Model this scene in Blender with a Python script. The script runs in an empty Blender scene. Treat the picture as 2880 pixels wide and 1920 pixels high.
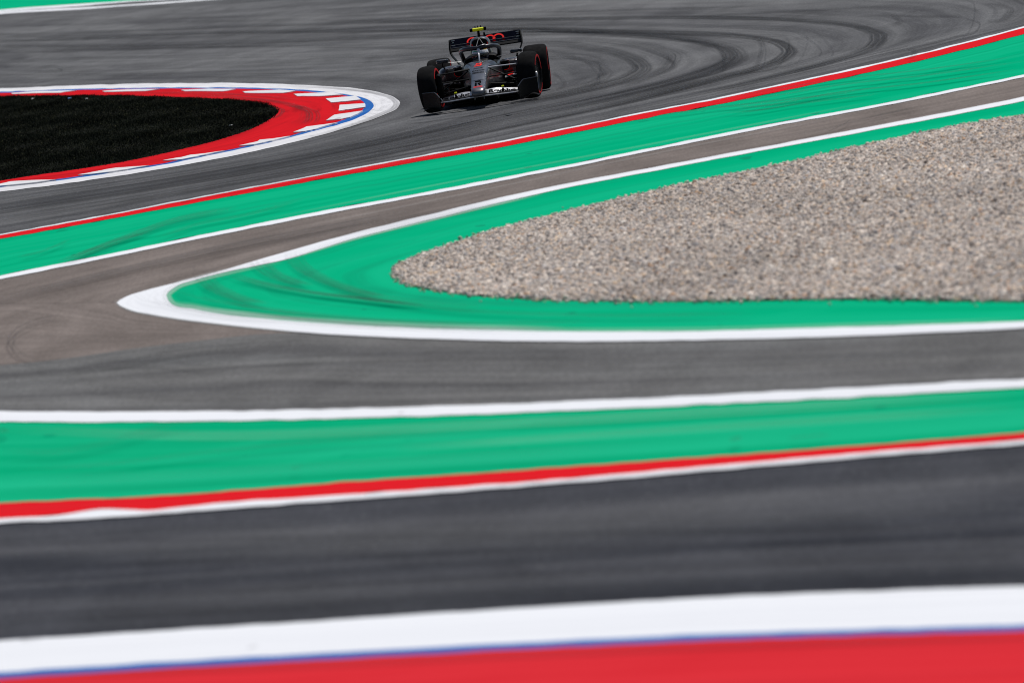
import bpy, bmesh, math, random
import numpy as np
from mathutils import Vector, Matrix
from mathutils.geometry import tessellate_polygon

random.seed(7)
rng = np.random.default_rng(11)
scene = bpy.context.scene
COL = scene.collection
R = math.radians

# ------------------------------------------------------------------ camera
W_PX, H_PX, F_PX = 2880.0, 1920.0, 24000.0
ROLL = R(8.5)
DEP = R(1.75) + math.atan((math.sin(ROLL) * 79 + math.cos(ROLL) * 660) / F_PX)
CAM_H = 3.911
_f = np.array([0, math.cos(DEP), -math.sin(DEP)])
_r0 = np.array([1.0, 0, 0])
_u0 = np.array([0, math.sin(DEP), math.cos(DEP)])
_cr = math.cos(ROLL) * _r0 - math.sin(ROLL) * _u0
_cu = math.sin(ROLL) * _r0 + math.cos(ROLL) * _u0


def G(px, py, z=0.0):
    """point of the photograph -> point on the ground at height z (array in, array out)"""
    px = np.asarray(px, float); py = np.asarray(py, float); z = np.asarray(z, float)
    d = _f + ((px - W_PX / 2) / F_PX)[..., None] * _cr - ((py - H_PX / 2) / F_PX)[..., None] * _cu
    t = (z - CAM_H) / d[..., 2]
    p = d * t[..., None]
    p[..., 2] = z
    return p


cam_d = bpy.data.cameras.new("camera")
cam = bpy.data.objects.new("camera", cam_d)
COL.objects.link(cam)
cam.matrix_world = Matrix(((_cr[0], _cu[0], -_f[0], 0), (_cr[1], _cu[1], -_f[1], 0),
                           (_cr[2], _cu[2], -_f[2], CAM_H), (0, 0, 0, 1)))
cam_d.sensor_width = 36.0
cam_d.lens = 300.0
cam_d.clip_start = 0.5
cam_d.clip_end = 6000
cam_d.dof.use_dof = True
cam_d.dof.focus_distance = 128.5
cam_d.dof.aperture_fstop = 4.4
scene.camera = cam
scene.cycles.filter_width = 1.1

# ------------------------------------------------------------------ light
SUN_TO = Vector((0.30, 0.42, 1.0)).normalized()
sun_el = math.asin(SUN_TO.z)
sun_az = math.atan2(SUN_TO.x, SUN_TO.y)
world = bpy.data.worlds.new("World")
scene.world = world
world.use_nodes = True
wn = world.node_tree
bg = wn.nodes["Background"]
sky = wn.nodes.new("ShaderNodeTexSky")
sky.sky_type = 'NISHITA'
sky.sun_disc = False
sky.sun_elevation = sun_el
sky.sun_rotation = sun_az
wn.links.new(sky.outputs[0], bg.inputs[0])
bg.inputs[1].default_value = 0.055
sd = bpy.data.lights.new("sun", 'SUN')
sd.energy = 3.6
sd.angle = R(0.53)
sd.color = (1.0, 0.965, 0.92)
so = bpy.data.objects.new("sun", sd)
COL.objects.link(so)
so.rotation_euler = SUN_TO.to_track_quat('Z', 'Y').to_euler()
so.location = (0, 100, 60)
vs = scene.view_settings
vs.view_transform = 'Standard'
vs.look = 'None'
vs.exposure = 0.0
vs.gamma = 1.0
vs.use_curve_mapping = False


# ------------------------------------------------------------------ node helper
class NT:
    def __init__(self, name):
        self.m = bpy.data.materials.new(name)
        self.m.use_nodes = True
        self.t = self.m.node_tree
        self.b = self.t.nodes["Principled BSDF"]
        self.out = self.t.nodes["Material Output"]

    def n(self, kind, **kw):
        nd = self.t.nodes.new(kind)
        for k, v in kw.items():
            setattr(nd, k, v)
        return nd

    def put(self, sock, v):
        if isinstance(v, bpy.types.NodeSocket):
            self.t.links.new(v, sock)
        elif isinstance(v, (tuple, list)) and len(v) == 3 and sock.type == 'RGBA':
            sock.default_value = (*v, 1)
        else:
            sock.default_value = v

    def math(self, op, a, b=0.0, clamp=False):
        nd = self.n("ShaderNodeMath", operation=op, use_clamp=clamp)
        self.put(nd.inputs[0], a); self.put(nd.inputs[1], b)
        return nd.outputs[0]

    def mix(self, f, a, b, blend='MIX'):
        nd = self.n("ShaderNodeMix", data_type='RGBA', blend_type=blend)
        self.put(nd.inputs[0], f); self.put(nd.inputs[6], a); self.put(nd.inputs[7], b)
        return nd.outputs[2]

    def uv(self):
        return self.n("ShaderNodeUVMap", uv_map="UVMap").outputs[0]

    def obj(self):
        return self.n("ShaderNodeTexCoord").outputs['Object']

    def scale(self, vec, s, off=(0, 0, 0)):
        nd = self.n("ShaderNodeMapping")
        self.put(nd.inputs[0], vec)
        nd.inputs[3].default_value = s
        nd.inputs[1].default_value = off
        return nd.outputs[0]

    def noise(self, vec, sc=1.0, detail=3.0, rough=0.55, dist=0.0):
        nd = self.n("ShaderNodeTexNoise")
        self.put(nd.inputs['Vector'], vec)
        nd.inputs['Scale'].default_value = sc
        nd.inputs['Detail'].default_value = detail
        nd.inputs['Roughness'].default_value = rough
        nd.inputs['Distortion'].default_value = dist
        return nd.outputs['Fac']

    def ramp(self, f, lo, hi, a=0.0, b=1.0):
        nd = self.n("ShaderNodeMapRange", clamp=True)
        self.put(nd.inputs[0], f)
        nd.inputs[1].default_value = lo; nd.inputs[2].default_value = hi
        nd.inputs[3].default_value = a; nd.inputs[4].default_value = b
        return nd.outputs[0]

    def attr(self, name):
        return self.n("ShaderNodeAttribute", attribute_name=name)

    def bump(self, h, strength=0.3, dist=0.02):
        nd = self.n("ShaderNodeBump")
        nd.inputs['Strength'].default_value = strength
        nd.inputs['Distance'].default_value = dist
        self.put(nd.inputs['Height'], h)
        self.t.links.new(nd.outputs[0], self.b.inputs['Normal'])

    def done(self, col, rough=0.9, spec=0.1, metal=0.0, coat=0.0):
        self.put(self.b.inputs['Base Color'], col)
        self.put(self.b.inputs['Roughness'], rough)
        self.b.inputs['Specular IOR Level'].default_value = spec
        self.b.inputs['Metallic'].default_value = metal
        self.b.inputs['Coat Weight'].default_value = coat
        self.b.inputs['Coat Roughness'].default_value = 0.08
        return self.m


def asphalt(name, base, dark, s_u=0.02, s_v=1.0, amt=0.7, grain=0.35, off=0.0, lo=.42, hi=.68, light=None):
    """worn asphalt: aggregate grain + long rubbered streaks that follow the road (UV in metres)"""
    k = NT(name)
    uv = k.uv()
    st = k.noise(k.scale(uv, (s_u, s_v, 1), (off, off * .7, 0)), 1.0, 5.0, .62, .15)
    st2 = k.noise(k.scale(uv, (s_u * 3.2, s_v * 4.0, 1), (off + 3, 0, 0)), 1.0, 4.0, .6, .1)
    bl = k.noise(k.scale(uv, (s_u * 4, s_v * .35, 1), (0, off + 9, 0)), 1.0, 3.0, .5)
    gr = k.noise(k.obj(), 55.0, 2.0, .7)
    gr2 = k.noise(k.scale(k.obj(), (30, 3.0, 1)), 1.0, 3.0, .75)
    f = k.math('MULTIPLY', k.ramp(st, lo, hi), amt)
    c = k.mix(f, base, dark)
    c = k.mix(k.math('MULTIPLY', k.ramp(st2, .45, .7), amt * .6), c, dark)
    lt = light if light else tuple(min(1, v * 1.35) for v in base)
    c = k.mix(k.math('MULTIPLY', k.ramp(bl, .5, .75), .6), c, lt)
    g = k.math('ADD', k.math('MULTIPLY', gr, grain * 1.6), k.math('MULTIPLY', gr2, grain * 2.4))
    g = k.math('ADD', g, 1.0 - grain * 2.0)
    cl = k.noise(k.scale(k.obj(), (.9, .16, 1), (off, 0, 0)), 1.0, 6.0, .68, .6)
    g = k.math('MULTIPLY', g, k.ramp(cl, .3, .7, .80, 1.2))
    nd = k.n("ShaderNodeVectorMath", operation='SCALE')
    k.put(nd.inputs[0], c); k.put(nd.inputs[3], g)
    sp = k.noise(k.obj(), 16.0, 1.0, .5)
    c2 = k.mix(k.math('MULTIPLY', k.ramp(sp, .72, .78), .35), nd.outputs[0], (.45, .45, .44))
    k.bump(gr, .25, .01)
    return k.done(c2, .95, .0)


def paint(name, base, worn, s_u=0.05, s_v=1.2, amt=.5, off=0.0, dirt=(.05, .05, .05), dirt_amt=.3, lo=.45, hi=.7):
    """road paint: slightly faded in streaks along the strip, with scuffs and rubber dirt"""
    k = NT(name)
    uv = k.uv()
    st = k.noise(k.scale(uv, (s_u, s_v, 1), (off, off, 0)), 1.0, 4.0, .6, .2)
    st2 = k.noise(k.scale(uv, (s_u * 1.4, s_v * 2.5, 1), (off + 5, 2, 0)), 1.0, 5.0, .6, .25)
    bl = k.noise(k.obj(), .55, 4.0, .6)
    gr = k.noise(k.obj(), 40.0, 2.0, .6)
    c = k.mix(k.math('MULTIPLY', k.ramp(st, lo, hi), amt), base, worn)
    c = k.mix(k.math('MULTIPLY', k.ramp(st2, .52, .75), dirt_amt), c, dirt)
    c = k.mix(k.math('MULTIPLY', k.ramp(bl, .5, .8), amt * .6), c, worn)
    sp = k.noise(k.scale(k.obj(), (3.0, .9, 1)), 1.0, 1.0, .5)
    c = k.mix(k.math('MULTIPLY', k.ramp(sp, .745, .76), .55), c, dirt)
    k.put(k.b.inputs['Base Color'], c)
    k.bump(gr, .2, .008)
    return k.done(c, .9, .0)


def solid(name, base, rough=.5, metal=0.0, coat=0.0, spec=.5, var=.25, sc=6.0, rvar=.1):
    k = NT(name)
    o = k.obj()
    n1 = k.noise(o, sc, 4.0, .6)
    c = k.mix(k.ramp(n1, .3, .7), tuple(v * (1 - var) for v in base), tuple(min(1, v * (1 + var)) for v in base))
    r = k.ramp(k.noise(o, sc * 2.3, 3.0), .3, .7, max(0.03, rough - rvar), min(1, rough + rvar))
    return k.done(c, r, spec, metal, coat)


# ------------------------------------------------------------------ mesh helpers
def link_mesh(name, verts, faces, mat, parent=None, smooth=False, uvs=None, attrs=None, mats=None, fmat=None):
    me = bpy.data.meshes.new(name)
    me.from_pydata([tuple(map(float, v)) for v in verts], [], [tuple(map(int, f)) for f in faces])
    if uvs is not None:
        lay = me.uv_layers.new(name="UVMap")
        vi = np.empty(len(me.loops), dtype=np.int32)
        me.loops.foreach_get("vertex_index", vi)
        lay.data.foreach_set("uv", np.asarray(uvs, np.float32)[vi].ravel())
    if attrs:
        for an, av in attrs.items():
            a = me.attributes.new(an, 'FLOAT', 'POINT')
            a.data.foreach_set("value", np.asarray(av, np.float32))
    for m in (mats or [mat]):
        me.materials.append(m)
    if fmat is not None:
        me.polygons.foreach_set("material_index", np.asarray(fmat, np.int32))
    if smooth:
        me.polygons.foreach_set("use_smooth", np.ones(len(me.polygons), dtype=bool))
    me.update()
    o = bpy.data.objects.new(name, me)
    COL.objects.link(o)
    if parent is not None:
        o.parent = parent
    return o


def structure(o):
    o["kind"] = "structure"
    return o


def catmull(pts, n):
    p = np.asarray(pts, float)
    if len(p) == 2:
        t = np.linspace(0, 1, n)[:, None]
        return p[0] * (1 - t) + p[1] * t
    ext = np.vstack([2 * p[0] - p[1], p, 2 * p[-1] - p[-2]])
    seg = np.linalg.norm(np.diff(p, axis=0), axis=1) + 1e-9
    cum = np.concatenate([[0], np.cumsum(seg)])
    s = np.linspace(0, cum[-1], n)
    idx = np.clip(np.searchsorted(cum, s, side='right') - 1, 0, len(seg) - 1)
    u = ((s - cum[idx]) / seg[idx])[:, None]
    # non-uniform tangents
    m = np.empty_like(p)
    for i in range(len(p)):
        a, b, c = ext[i], ext[i + 1], ext[i + 2]
        d0 = np.linalg.norm(b - a) + 1e-9; d1 = np.linalg.norm(c - b) + 1e-9
        m[i] = ((b - a) / d0 * d1 + (c - b) / d1 * d0) / (d0 + d1)
    L = seg[idx][:, None]
    p0, p1, m0, m1 = p[idx], p[idx + 1], m[idx] * L, m[idx + 1] * L
    u2, u3 = u * u, u * u * u
    return (2 * u3 - 3 * u2 + 1) * p0 + (u3 - 2 * u2 + u) * m0 + (-2 * u3 + 3 * u2) * p1 + (u3 - u2) * m1


def curve(pts, n, apex=None):
    if apex is None:
        return catmull(pts, n)
    full = catmull(pts, 4000)
    ap = np.asarray(pts[apex], float)
    k = int(np.argmin(np.linalg.norm(full - ap, axis=1)))

    def res(q, m):
        d = np.concatenate([[0], np.cumsum(np.linalg.norm(np.diff(q, axis=0), axis=1))])
        s = np.linspace(0, d[-1], m)
        return np.stack([np.interp(s, d, q[:, 0]), np.interp(s, d, q[:, 1])], 1)
    h = n // 2
    return np.vstack([res(full[:k + 1], h + 1)[:-1], res(full[k:], n - h)])


def wob(n, amp, k=9):
    a = rng.normal(0, 1, n)
    ker = np.hanning(k); ker /= np.sqrt((ker ** 2).sum())
    return np.convolve(a, ker, 'same') * amp


def grid_mesh(name, rows, mat, vpos=None, fmat=None, mats=None, attrs=None):
    """rows: list of (n,3) world polylines; UV = metres along / across"""
    rows = [np.asarray(r) for r in rows]
    n = len(rows[0]); m = len(rows)
    verts = np.vstack(rows)
    mid = rows[m // 2]
    u = np.concatenate([[0], np.cumsum(np.linalg.norm(np.diff(mid, axis=0), axis=1))])
    if vpos is None:
        vpos = [0.0]
        for i in range(1, m):
            vpos.append(vpos[-1] + float(np.median(np.linalg.norm(rows[i] - rows[i - 1], axis=1))))
    uv = np.vstack([np.stack([u, np.full(n, vpos[i])], 1) for i in range(m)])
    i = np.arange(m - 1)[:, None] * n; j = np.arange(n - 1)[None, :]
    a = (i + j).ravel()
    faces = np.stack([a + n, a + n + 1, a + 1, a], 1)
    # keep normals up
    v = verts
    f0 = faces[len(faces) // 2]
    nn = np.cross(v[f0[1]] - v[f0[0]], v[f0[2]] - v[f0[0]])
    if nn[2] < 0:
        faces = faces[:, ::-1]
    fm = None
    if fmat is not None:
        fm = np.repeat(np.asarray(fmat), n - 1)
    return link_mesh(name, verts, faces, mat, uvs=uv, fmat=fm, mats=mats, attrs=attrs)


def strip(name, a, b, z, mat, n=260, apex=None, rough=(0.7, 0.7), rows=2):
    ca = curve(a, n, apex[0] if apex else None)
    cb = curve(b, n, apex[1] if apex else None)
    ca[:, 1] += wob(n, rough[0]); cb[:, 1] += wob(n, rough[1])
    rr = []
    for k in range(rows):
        t = k / (rows - 1)
        q = ca * (1 - t) + cb * t
        rr.append(G(q[:, 0], q[:, 1], z))
    return structure(grid_mesh(name, rr, mat))


S = 2880 / 2352.0
def s(*pts): return [(x * S, y * S) for x, y in pts]
def k5(*pts): return [(x / 1.96, 200 + y / 1.96) for x, y in pts]
def r7(*pts): return [(1440 + x / 1.633, y / 1.633) for x, y in pts]
def off(pts, dy): return [(x, y + dy) for x, y in pts]


# ------------------------------------------------------------------ surface materials
M_ground = asphalt("asphalt_plain", (.125, .125, .13), (.085, .086, .092), .03, .3)
M_track = asphalt("asphalt_corner", (.136, .138, .143), (.045, .046, .052), .014, .5, .68, .46, 1.0, .42, .68, (.185, .187, .19))
M_escape = asphalt("asphalt_brown", (.185, .158, .145), (.125, .108, .102), .03, 2.2, .6, .3, 4.0)
M_mid = asphalt("asphalt_middle", (.150, .149, .148), (.095, .095, .098), .04, 1.0, .85, .36, 7.0, .42, .66, (.18, .186, .188))
M_near = asphalt("asphalt_near", (.078, .080, .090), (.038, .041, .050), .022, .6, .95, .3, 12.0, .38, .6, (.115, .116, .12))
GREEN, GREEN_W = (.0006, .372, .175), (.008, .44, .225)
M_green = paint("green_paint", GREEN, GREEN_W, .03, .8, .8, 1.0, (.008, .17, .10), .5, .38, .68)
M_green2 = paint("green_paint_near", (.0005, .335, .148), (.014, .445, .23), .03, .55, 1.0, 6.0, (.0005, .25, .125), .35, .36, .62)
M_white = paint("white_paint", (.77, .785, .815), (.68, .695, .73), .1, 3, .5, 2.0, (.42, .42, .44), .25)
M_white_k = paint("white_paint_kerb", (.72, .72, .74), (.5, .5, .52), .5, 4, .7, 3.0, (.3, .3, .32), .4)
M_red = paint("red_paint", (.67, .014, .021), (.60, .024, .03), .08, 2.0, .6, 2.0, (.3, .012, .016), .35)
M_red_n = paint("red_paint_worn", (.64, .030, .040), (.56, .02, .028), .05, 1.2, .9, 8.0, (.30, .014, .02), .65)
M_red_k = paint("red_paint_kerb", (.60, .014, .021), (.44, .011, .017), .12, 1.3, .8, 5.0, (.12, .01, .014), .5)
M_blue = paint("blue_paint", (.025, .12, .40), (.07, .2, .46), .2, 3.0, .5, 3.0, (.03, .05, .12), .3)

# ------------------------------------------------------------------ ground
gx, gy = 2500, 3000
structure(link_mesh("ground", [(-gx, -300, 0), (gx, -300, 0), (gx, gy, 0), (-gx, gy, 0)], [(0, 1, 2, 3)], M_ground,
                    uvs=[(-gx, -300), (gx, -300), (gx, gy), (-gx, gy)]))

# ---- far corner road: nested lines from the inside kerb to the outer edge
K_OUT = k5((-500, 122), (0, 97), (400, 80), (900, 68), (1400, 68), (1700, 78), (1950, 95), (2100, 120), (2180, 150), (2205, 175),
           (2195, 200), (2130, 235), (2000, 285), (1800, 345), (1500, 420), (1200, 482), (900, 538), (600, 585), (300, 628),
           (0, 665), (-500, 735))
W_TOP = s((-250, 580), (0, 538), (250, 492), (500, 444), (750, 397), (1000, 351), (1176, 319), (1250, 304), (1500, 253), (1676, 219),
          (1750, 203), (2000, 149), (2200, 101), (2352, 61), (2700, -35))
N1 = [(-300, 185), (0, 200), (612, 190), (1200, 160)] + r7((160, 200), (350, 220), (500, 250), (570, 290), (582, 312), (540, 345),
      (450, 375), (300, 410), (0, 470)) + [(1100, 378), (612, 475), (0, 570), (-300, 612)]
N2 = [(-300, 138), (0, 150), (612, 140), (1200, 100)] + r7((0, 140), (500, 160), (750, 180), (900, 205), (980, 230), (1005, 260), (970, 290),
      (870, 330), (700, 380), (350, 460), (0, 525)) + [(1100, 398), (612, 492), (0, 590), (-300, 632)]
N3 = [(-300, 112), (0, 125), (612, 118), (1200, 92)] + r7((0, 132), (400, 140), (700, 148), (1000, 158), (1150, 175), (1240, 198), (1280, 228),
      (1250, 265), (1150, 302), (950, 355), (700, 415), (350, 495), (0, 560)) + [(1100, 416), (612, 508), (0, 610), (-300, 655)]
N4 = [(-300, 90), (0, 98), (612, 92), (1200, 62)] + r7((0, 92), (600, 80), (1000, 80), (1300, 90), (1500, 105), (1620, 130), (1690, 170),
      (1670, 205), (1600, 235), (1450, 280), (1250, 330), (1000, 390), (700, 450), (350, 530), (0, 600)) + [(1100, 440), (612, 525), (0, 635), (-300, 680)]
N5 = [(-300, 62), (0, 41), (306, 22), (612, 0), (1440, -55), (2400, -95), (3000, -100), (3300, -60), (3250, -20), (3100, 25)] + list(reversed(W_TOP[:-1]))
AP = [9, 8, 9, 10, 10, 7]
NEST = [K_OUT, N1, N2, N3, N4, N5]
nn = 420
cs = [curve(c, nn, a) for c, a in zip(NEST, AP)]
rows = []
for k in range(len(cs) - 1):
    for j in range(6):
        t = j / 6
        rows.append(cs[k] * (1 - t) + cs[k + 1] * t)
rows.append(cs[-1])
structure(grid_mesh("corner_road", [G(q[:, 0], q[:, 1], .004) for q in rows], M_track))

# ---- top left: green run-off behind the far edge line
TL = [(-300, 60), (0, 29), (214, 12), (422, 0), (900, -38), (1440, -75)]
structure(grid_mesh("far_runoff", [G(*np.array(curve(off(TL, -90), 80)).T, .008), G(*np.array(curve(TL, 80)).T, .008)], M_green))
strip("edge_line", off(TL, 0), [(-300, 74), (0, 34), (190, 20), (306, 10), (470, 0), (900, -33), (1440, -70)], .014, M_white, 120, None, (.4, .4))
strip("edge_line", [(-300, 74), (0, 34), (180, 24), (306, 17), (560, 0), (900, -20), (1440, -55)],
      [(-300, 80), (0, 40), (190, 29), (306, 21), (612, 0), (900, -16), (1440, -50)], .012, M_white, 120, None, (.4, .4))

# ---- outer edge of the corner: white line, red strip, green run-off, escape road
W_BOT = [(x, y + 2.6 + 1.7 * max(0, min(1, x / 2880))) for x, y in W_TOP]
R_BOT = [(x, y + 10.2 + 6.8 * max(0, min(1, x / 2880))) for x, y in W_BOT]
L1_TOP = s((-250, 690), (0, 633), (250, 583), (500, 532), (750, 483), (1000, 437), (1250, 389), (1500, 339), (1750, 289), (2000, 243), (2200, 203), (2352, 172), (2700, 100))
L1_BOT = [(x, y + 10.5 - 3.5 * max(0, min(1, x / 2880))) for x, y in L1_TOP]
V_OUT = s((2700, 140), (2352, 222), (2000, 291), (1750, 338), (1500, 384), (1250, 432), (1000, 489), (800, 538), (650, 580), (500, 624), (400, 650),
          (330, 668), (288, 682), (268, 695), (290, 708), (350, 722), (500, 743), (700, 763), (900, 774), (1200, 783), (1500, 782), (1800, 776),
          (2100, 765), (2352, 753), (2700, 733))
V_IN = s((2700, 155), (2352, 232), (2000, 300), (1750, 346), (1500, 393), (1250, 442), (1000, 501), (800, 551), (650, 597), (530, 622), (450, 642),
         (400, 660), (382, 678), (388, 692), (450, 710), (600, 731), (800, 746), (1000, 755), (1300, 761), (1600, 760), (1900, 752),
         (2150, 745), (2352, 737), (2700, 716))
GR = s((2700, 190), (2352, 262), (2200, 288), (2000, 330), (1750, 385), (1500, 437), (1250, 498), (1100, 540), (1000, 573), (935, 602), (900, 624),
       (915, 642), (955, 658), (1050, 675), (1200, 687), (1400, 693), (1700, 692), (1950, 689), (2150, 692), (2352, 694), (2700, 696))
strip("edge_line", W_TOP, W_BOT, .014, M_white, 400, None, (.4, .25))
strip("edge_strip", W_BOT, R_BOT, .012, M_red, 400, None, (.2, .45))
strip("runoff", R_BOT, L1_TOP, .008, M_green, 300)
strip("edge_line", L1_TOP, L1_BOT, .014, M_white, 400, None, (.35, .35))
BR = s((-250, 872), (0, 838), (60, 833), (150, 823), (300, 801), (450, 783), (600, 767), (700, 763))
V_OUT_UP = V_OUT[:14]
# escape road: along the straight, then opening out on the left
L1r = list(reversed(L1_BOT))
esc_a = curve(L1r, 300)
esc_b = curve(V_OUT_UP, 300)
structure(grid_mesh("escape_road", [G(*(esc_a * (1 - t) + esc_b * t).T, .0065) for t in np.linspace(0, 1, 5)], M_escape))
left_top = curve(s((268, 695), (120, 660), (0, 641), (-250, 698)), 60)
vo_low = curve(V_OUT[13:18], 60)
br = curve(list(reversed(BR)), 60)
apron_hi = np.vstack([curve(s((-250, 698), (0, 641), (30, 637), (120, 655), (268, 695)), 60), vo_low[1:]])
apron_lo = curve(BR, len(apron_hi))
structure(grid_mesh("escape_apron", [G(*(apron_hi * (1 - t) + apron_lo * t).T, .0052) for t in np.linspace(0, 1, 6)], M_escape))

# ---- tip of the island
strip("edge_line", V_OUT, V_IN, .014, M_white, 500, (13, 12), (.3, .3))
gr_curve_shift = [(x - 14, y) for x, y in GR]
GR = [(x, y + (9 if i < 9 else 3 if i < 10 else 0)) for i, (x, y) in enumerate(GR)]
strip("island_runoff", V_IN, GR, .009, M_green, 400, (12, 10), (.3, .3), 5)

# ---- middle road and the near bands
L3_TOP = s((-250, 944), (0, 944), (300, 945), (600, 942), (1000, 932), (1400, 917), (1800, 898), (2100, 883), (2352, 869), (2700, 850))
L3_BOT = s((-250, 968), (0, 968), (300, 968), (600, 964), (1000, 954), (1400, 938), (1800, 919), (2100, 903), (2352, 888), (2700, 868))
MID_HI = BR + V_OUT[18:]
strip("middle_road", MID_HI, L3_TOP, .0045, M_mid, 300, None, (0.2, .2), 4)
strip("edge_line", L3_TOP, L3_BOT, .014, M_white, 300)
R2_TOP = s((-250, 1163), (0, 1154), (200, 1146), (400, 1136), (600, 1121), (800, 1106), (1200, 1079), (1600, 1051), (2000, 1021), (2352, 993), (2700, 966))
R2_BOT = s((-250, 1205), (0, 1190), (150, 1181), (230, 1168), (330, 1171), (500, 1155), (800, 1135), (1200, 1107), (1600, 1073), (2000, 1038), (2352, 1010), (2700, 978))
W2_BOT = s((-250, 1214), (0, 1200), (250, 1187), (500, 1168), (800, 1146), (1200, 1115), (1600, 1082), (2000, 1047), (2352, 1018), (2700, 986))
strip("near_runoff", L3_BOT, R2_TOP, .008, M_green2, 260, None, (.3, .3), 4)
strip("edge_strip", R2_TOP, R2_BOT, .012, M_red, 260, None, (.8, 1.2))
strip("edge_line", R2_BOT, W2_BOT, .014, M_white, 260, None, (.6, .6))
K2_TOP = s((-250, 1487), (0, 1470), (400, 1445), (800, 1420), (1200, 1395), (1600, 1372), (2000, 1356), (2352, 1345), (2700, 1335))
strip("near_road", W2_BOT, K2_TOP, .0045, M_near, 260, None, (.2, .2), 4)

# near kerb (white, blue line, red) rising gently
K2_B1 = off(s((-250, 1563), (0, 1546), (400, 1521), (800, 1499), (1200, 1478), (1600, 1460), (2000, 1447), (2352, 1437), (2700, 1428)), -4)
K2_B2 = off(s((-250, 1570), (0, 1555), (400, 1530), (800, 1508), (1200, 1487), (1600, 1468), (2000, 1455), (2352, 1445), (2700, 1436)), 3)
K2_R = s((-250, 1760), (0, 1745), (400, 1720), (800, 1700), (1200, 1680), (1600, 1665), (2000, 1650), (2352, 1640), (2700, 1630))
kr = []
for c, z in ((K2_TOP, .012), (K2_B1, .03), (K2_B2, .032), (K2_R, .045)):
    q = curve(c, 240)
    kr.append(G(q[:, 0], q[:, 1] + wob(240, .5), z))
far_in = kr[-1].copy(); far_in[:, 1] -= 3.0; far_in[:, 2] = 0.002
structure(grid_mesh("near_kerb", kr + [far_in], None, fmat=[0, 1, 2, 2], mats=[M_white, M_blue, M_red_n]))

# ------------------------------------------------------------------ inside kerb
K_B1 = k5((-500, 138), (0, 115), (500, 98), (1000, 91), (1500, 96), (1750, 110), (1900, 127), (2000, 148), (2050, 172), (2061, 190),
          (2042, 220), (1980, 255), (1880, 291), (1750, 326), (1500, 391), (1250, 444), (900, 516), (600, 563), (300, 606), (0, 641), (-500, 712))
K_B2 = k5((-500, 144), (0, 121), (500, 104), (1000, 97), (1500, 103), (1740, 117), (1880, 133), (1965, 152), (2005, 173), (2013, 190),
          (1995, 217), (1940, 249), (1850, 284), (1740, 317), (1500, 383), (1250, 437), (900, 509), (600, 556), (300, 599), (0, 633), (-500, 704))
K_R = k5((-500, 152), (0, 142), (300, 138), (700, 137), (900, 143), (1100, 150), (1300, 160), (1450, 180), (1520, 204), (1536, 220),
         (1500, 256), (1400, 312), (1250, 366), (1000, 431), (700, 496), (400, 545), (200, 573), (30, 600), (-150, 632), (-500, 690))
n = 420
kk = []
ZK = (.010, .028, .030, .050)
for (c, a), z in zip(((K_OUT, 9), (K_B1, 9), (K_B2, 9), (K_R, 9)), ZK):
    q = curve(c, n, a)
    kk.append(G(q[:, 0], q[:, 1] + wob(n, .35), z))
mid1 = kk[2] * .55 + kk[3] * .45
structure(grid_mesh("kerb", [kk[0], kk[0] * .5 + kk[1] * .5, kk[1], kk[2], mid1, kk[3]], None, fmat=[0, 0, 1, 2, 2],
                    mats=[M_white_k, M_blue, M_red_k]))
TEETH = [
    [(-60, 640), (0, 621), (60, 607), (180, 600), (310, 597), (200, 612), (0, 632)],
    [(430, 571), (530, 552), (560, 546), (640, 532), (820, 520), (700, 540), (600, 555), (520, 565)],
    [(898, 491), (1000, 474), (1050, 461), (1130, 453), (1240, 437), (1100, 466), (1000, 486)],
    [(1318, 410), (1420, 387), (1430, 378), (1500, 372), (1600, 357), (1500, 382), (1400, 404)],
    [(1618, 336), (1690, 306), (1760, 297), (1860, 283), (1800, 299), (1740, 318), (1680, 331)],
    [(1798, 271), (1842, 241), (2000, 218), (1970, 235), (1930, 253), (1880, 263)],
    [(1866, 218), (1872, 187), (2012, 177), (2014, 198), (1940, 208)],
    [(1826, 173), (1795, 151), (1958, 136), (1990, 157), (1900, 166)],
    [(1640, 138), (1618, 126), (1820, 116), (1890, 129), (1760, 138)],
    [(1352, 121), (1338, 112), (1540, 102), (1630, 108), (1560, 121)],
    [(1020, 110), (998, 104), (1150, 97), (1300, 99), (1230, 111)],
    [(580, 114), (563, 110), (700, 101), (880, 99), (800, 110)],
    [(70, 125), (62, 122), (200, 111), (420, 106), (330, 119)],
]
tv, tf = [], []
for t in TEETH:
    p = np.array(k5(*t))
    # saw the long edges a little
    q = []
    for i in range(len(p)):
        a, b = p[i], p[(i + 1) % len(p)]
        for m in range(4):
            w = a + (b - a) * m / 4
            q.append(w + rng.normal(0, .35, 2) * (1, .6))
    q = np.array(q)
    zt = .048
    top = G(q[:, 0], q[:, 1], zt)
    if sum((top[i][0] * top[(i + 1) % len(top)][1] - top[(i + 1) % len(top)][0] * top[i][1]) for i in range(len(top))) < 0:
        top = top[::-1]
    b0 = len(tv)
    k = len(top)
    tv += list(top) + [v - (0, 0, .03) for v in top]
    for tri in tessellate_polygon([[Vector(v) for v in top]]):
        a, b, c = tri
        nz = np.cross(top[b] - top[a], top[c] - top[a])[2]
        tf.append((b0 + a, b0 + b, b0 + c) if nz > 0 else (b0 + a, b0 + c, b0 + b))
    for i in range(k):
        j = (i + 1) % k
        tf.append((b0 + i, b0 + k + i, b0 + k + j, b0 + j))
tv = np.array(tv)
structure(link_mesh("kerb_blocks", tv, tf, M_white_k, uvs=tv[:, :2]))

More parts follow.
